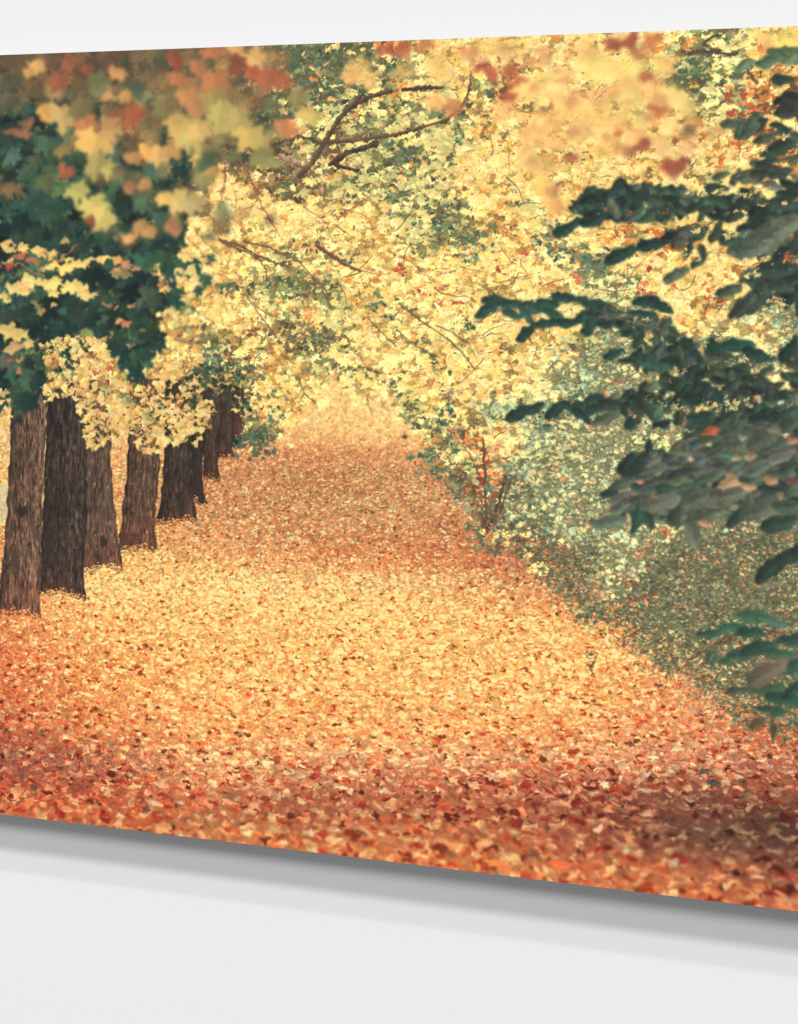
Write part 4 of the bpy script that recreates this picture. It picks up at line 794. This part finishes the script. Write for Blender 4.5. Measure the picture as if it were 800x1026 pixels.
root = bpy.data.objects.new('wall_print', None); col.objects.link(root)
zt = EYE + ZTOP; zb = zt - PH
root.location = ((UR - UL) / 2, 0, zb); root.empty_display_size = .1
root['label'] = 'large frameless print of an autumn tree avenue floating on the white wall'
root['category'] = 'wall print'
rx, rz = (UR - UL) / 2, zb
em, eb, _ = mat('panel_edge', .45, .4); eb.inputs['Base Color'].default_value = (.62, .62, .61, 1)
yb_ = -(GAP + THK)
box('backing_panel', -UL - rx, UR - rx, yb_, -GAP, 0, PH, em, root, .0004)
am, ab, _ = mat('mounting_rail', .4, .5); ab.inputs['Base Color'].default_value = (.5, .5, .5, 1); ab.inputs['Metallic'].default_value = .6
for zz in (.20, .62): box('mounting_rail', -UL - rx + .2, UR - rx - .2, -GAP, -.0005, zz - .02, zz + .02, am, root, .001)
pm, pb, nt = mat('printed_ink', .42, .18)
ca_ = nt.nodes.new('ShaderNodeVertexColor'); ca_.layer_name = 'ink'
nt.links.new(ca_.outputs['Color'], pb.inputs['Base Color'])
pn = nt.nodes.new('ShaderNodeTexNoise'); pn.inputs['Scale'].default_value = 900; pr = nt.nodes.new('ShaderNodeMapRange'); pr.inputs['To Min'].default_value = .38; pr.inputs['To Max'].default_value = .5
nt.links.new(pn.outputs['Fac'], pr.inputs['Value']); nt.links.new(pr.outputs['Result'], pb.inputs['Roughness'])
YF = yb_ - .0003
# tidy the id map: drop specks by a 5x5 majority vote
ids = [i for i in np.unique(ID) if i]
best = np.zeros(ID.shape, np.float32) - 1; lab = ID.copy()
for i in ids:
    v = gblur((ID == i).astype(np.float32), 1.6); m_ = v > best; best[m_] = v[m_]; lab[m_] = i
lab[lab == UPPERL] = CANOPY
NAMES = {CARPET: ('leaf_carpet', 'printed path covered in fallen orange and yellow leaves'), CANOPY: ('yellow_canopy', 'printed canopy of sharp yellow maple leaves over the path'),
 SHRUB: ('shrub', 'printed undergrowth of muted green and russet bushes right of the path'), BOUGH: ('bare_branch', 'printed brown branches crossing the yellow canopy'),
 SAPLING: ('sapling_stem', 'printed thin dark sapling stems at the right edge of the path'), GREENMASS: ('green_foliage', 'printed dark green maple leaves above the trunks'),
 HANGING: ('hanging_leaves', 'printed bright yellow maple leaves hanging in front of the trunks'), BLURL: ('blurred_leaves', 'printed out of focus olive and russet leaves in the upper left'),
 BLURR: ('blurred_leaves', 'printed out of focus golden leaves along the top right'), DARKB: ('leafy_branch', 'printed dark green leafy branches reaching in from the right'),
 LOWB: ('leafy_branch', 'printed small green sprig low at the right edge')}
TL = {10: 'printed brown trunk with a knot hole, nearest and leftmost in view', 8: 'printed darkest broad trunk, second from the left', 7: 'printed trunk with a scar near its foot, third from the left',
      6: 'printed trunk with a flared foot, fourth from the left', 5: 'printed dark trunk, fifth from the left', 3: 'printed slim dark trunk, sixth from the left', 2: 'printed far trunk, seventh from the left',
      1: 'printed far trunk, eighth from the left', 0: 'printed farthest small trunk of the row', 4: 'printed trunk beyond the left border of the view', 9: 'printed near trunk beyond the left border of the view'}
for k in (41, 42, 43): NAMES[k] = ('bare_branch', {41: 'printed short horizontal branch end upper centre', 42: 'printed reddish broken branch in the middle of the canopy', 43: 'printed soft brown branch left of the branch fork'}[k])
for k, v in TL.items(): NAMES[TRUNK0 + k] = ('tree_trunk', v)
quad = lab[:-1, :-1]
gu = np.linspace(-UL, UR, CW) - rx; gz = PH - np.arange(CH) * CELL
for i in sorted(NAMES):
    rws, cls = np.where(quad == i)
    if len(rws) == 0: continue
    f = np.stack([(rws + 1) * CW + cls, (rws + 1) * CW + cls + 1, rws * CW + cls + 1, rws * CW + cls], 1)
    uq, inv = np.unique(f, return_inverse=True); inv = inv.reshape(-1)
    vr, vc = uq // CW, uq % CW
    co = np.stack([gu[vc], np.full(len(uq), YF), gz[vr]], 1).astype(np.float32)
    nm, lb = NAMES[i]
    me = bpy.data.meshes.new(nm); nf = len(f)
    me.vertices.add(len(uq)); me.vertices.foreach_set('co', co.ravel())
    me.loops.add(nf * 4); me.loops.foreach_set('vertex_index', inv.astype(np.int32))
    me.polygons.add(nf); me.polygons.foreach_set('loop_start', np.arange(0, nf * 4, 4, dtype=np.int32))
    me.update(calc_edges=True)
    at = me.color_attributes.new('ink', 'FLOAT_COLOR', 'POINT')
    rgba = np.ones((len(uq), 4), np.float32); rgba[:, :3] = LIN[vr, vc] * INKGAIN if 'INKGAIN' in globals() else LIN[vr, vc]
    at.data.foreach_set('color', np.clip(rgba, 0, 1).ravel())
    o = mesh_obj(nm, me, root, pm); o['label'] = lb
# ================================================================ light, world, camera
w = bpy.data.worlds.new('World'); sc.world = w; w.use_nodes = True
bg = w.node_tree.nodes['Background']; bg.inputs['Color'].default_value = (1, 1, 1, 1); bg.inputs['Strength'].default_value = .287
from mathutils import Vector
tgt = Vector((.46, 0, zb + .3))
def lamp(name, tan, x_frac, dist, share, size):
    el = math.atan(tan); d = Vector((x_frac, -math.cos(el), math.sin(el))).normalized()
    ld = bpy.data.lights.new(name, 'AREA'); ld.shape = 'DISK'; ld.size = size
    cosn = -d.y
    ld.energy = PI * PI * dist * dist * share / (.82 * cosn)
    o = bpy.data.objects.new(name, ld); col.objects.link(o); o.location = tgt + d * dist
    o.rotation_euler = d.to_track_quat('Z', 'Y').to_euler()
lamp('low_softbox', .76, .1, 40, .268, 12.0)
lamp('middle_softbox', 1.58, -.1, 40, .265, 4.5)
lamp('high_softbox', 2.35, .05, 40, .095, 1.4)
cam = bpy.data.cameras.new('camera'); co_ = bpy.data.objects.new('camera', cam); col.objects.link(co_); sc.camera = co_
ax, ay = -X0, -Y0
co_.location = (ax * CA - ay * SA, YF + (ax * SA + ay * CA), EYE)
co_.rotation_euler = (PI / 2, 0, AL)
cam.sensor_fit = 'VERTICAL'; cam.sensor_height = 36; cam.lens = F / 1026 * 36; cam.shift_y = -(513 - HOR) / 1026
cam.clip_start = .05; cam.clip_end = 60
sc.view_settings.view_transform = 'Standard'; sc.view_settings.look = 'None'; sc.view_settings.exposure = 0; sc.view_settings.gamma = 1
sc.render.film_transparent = False
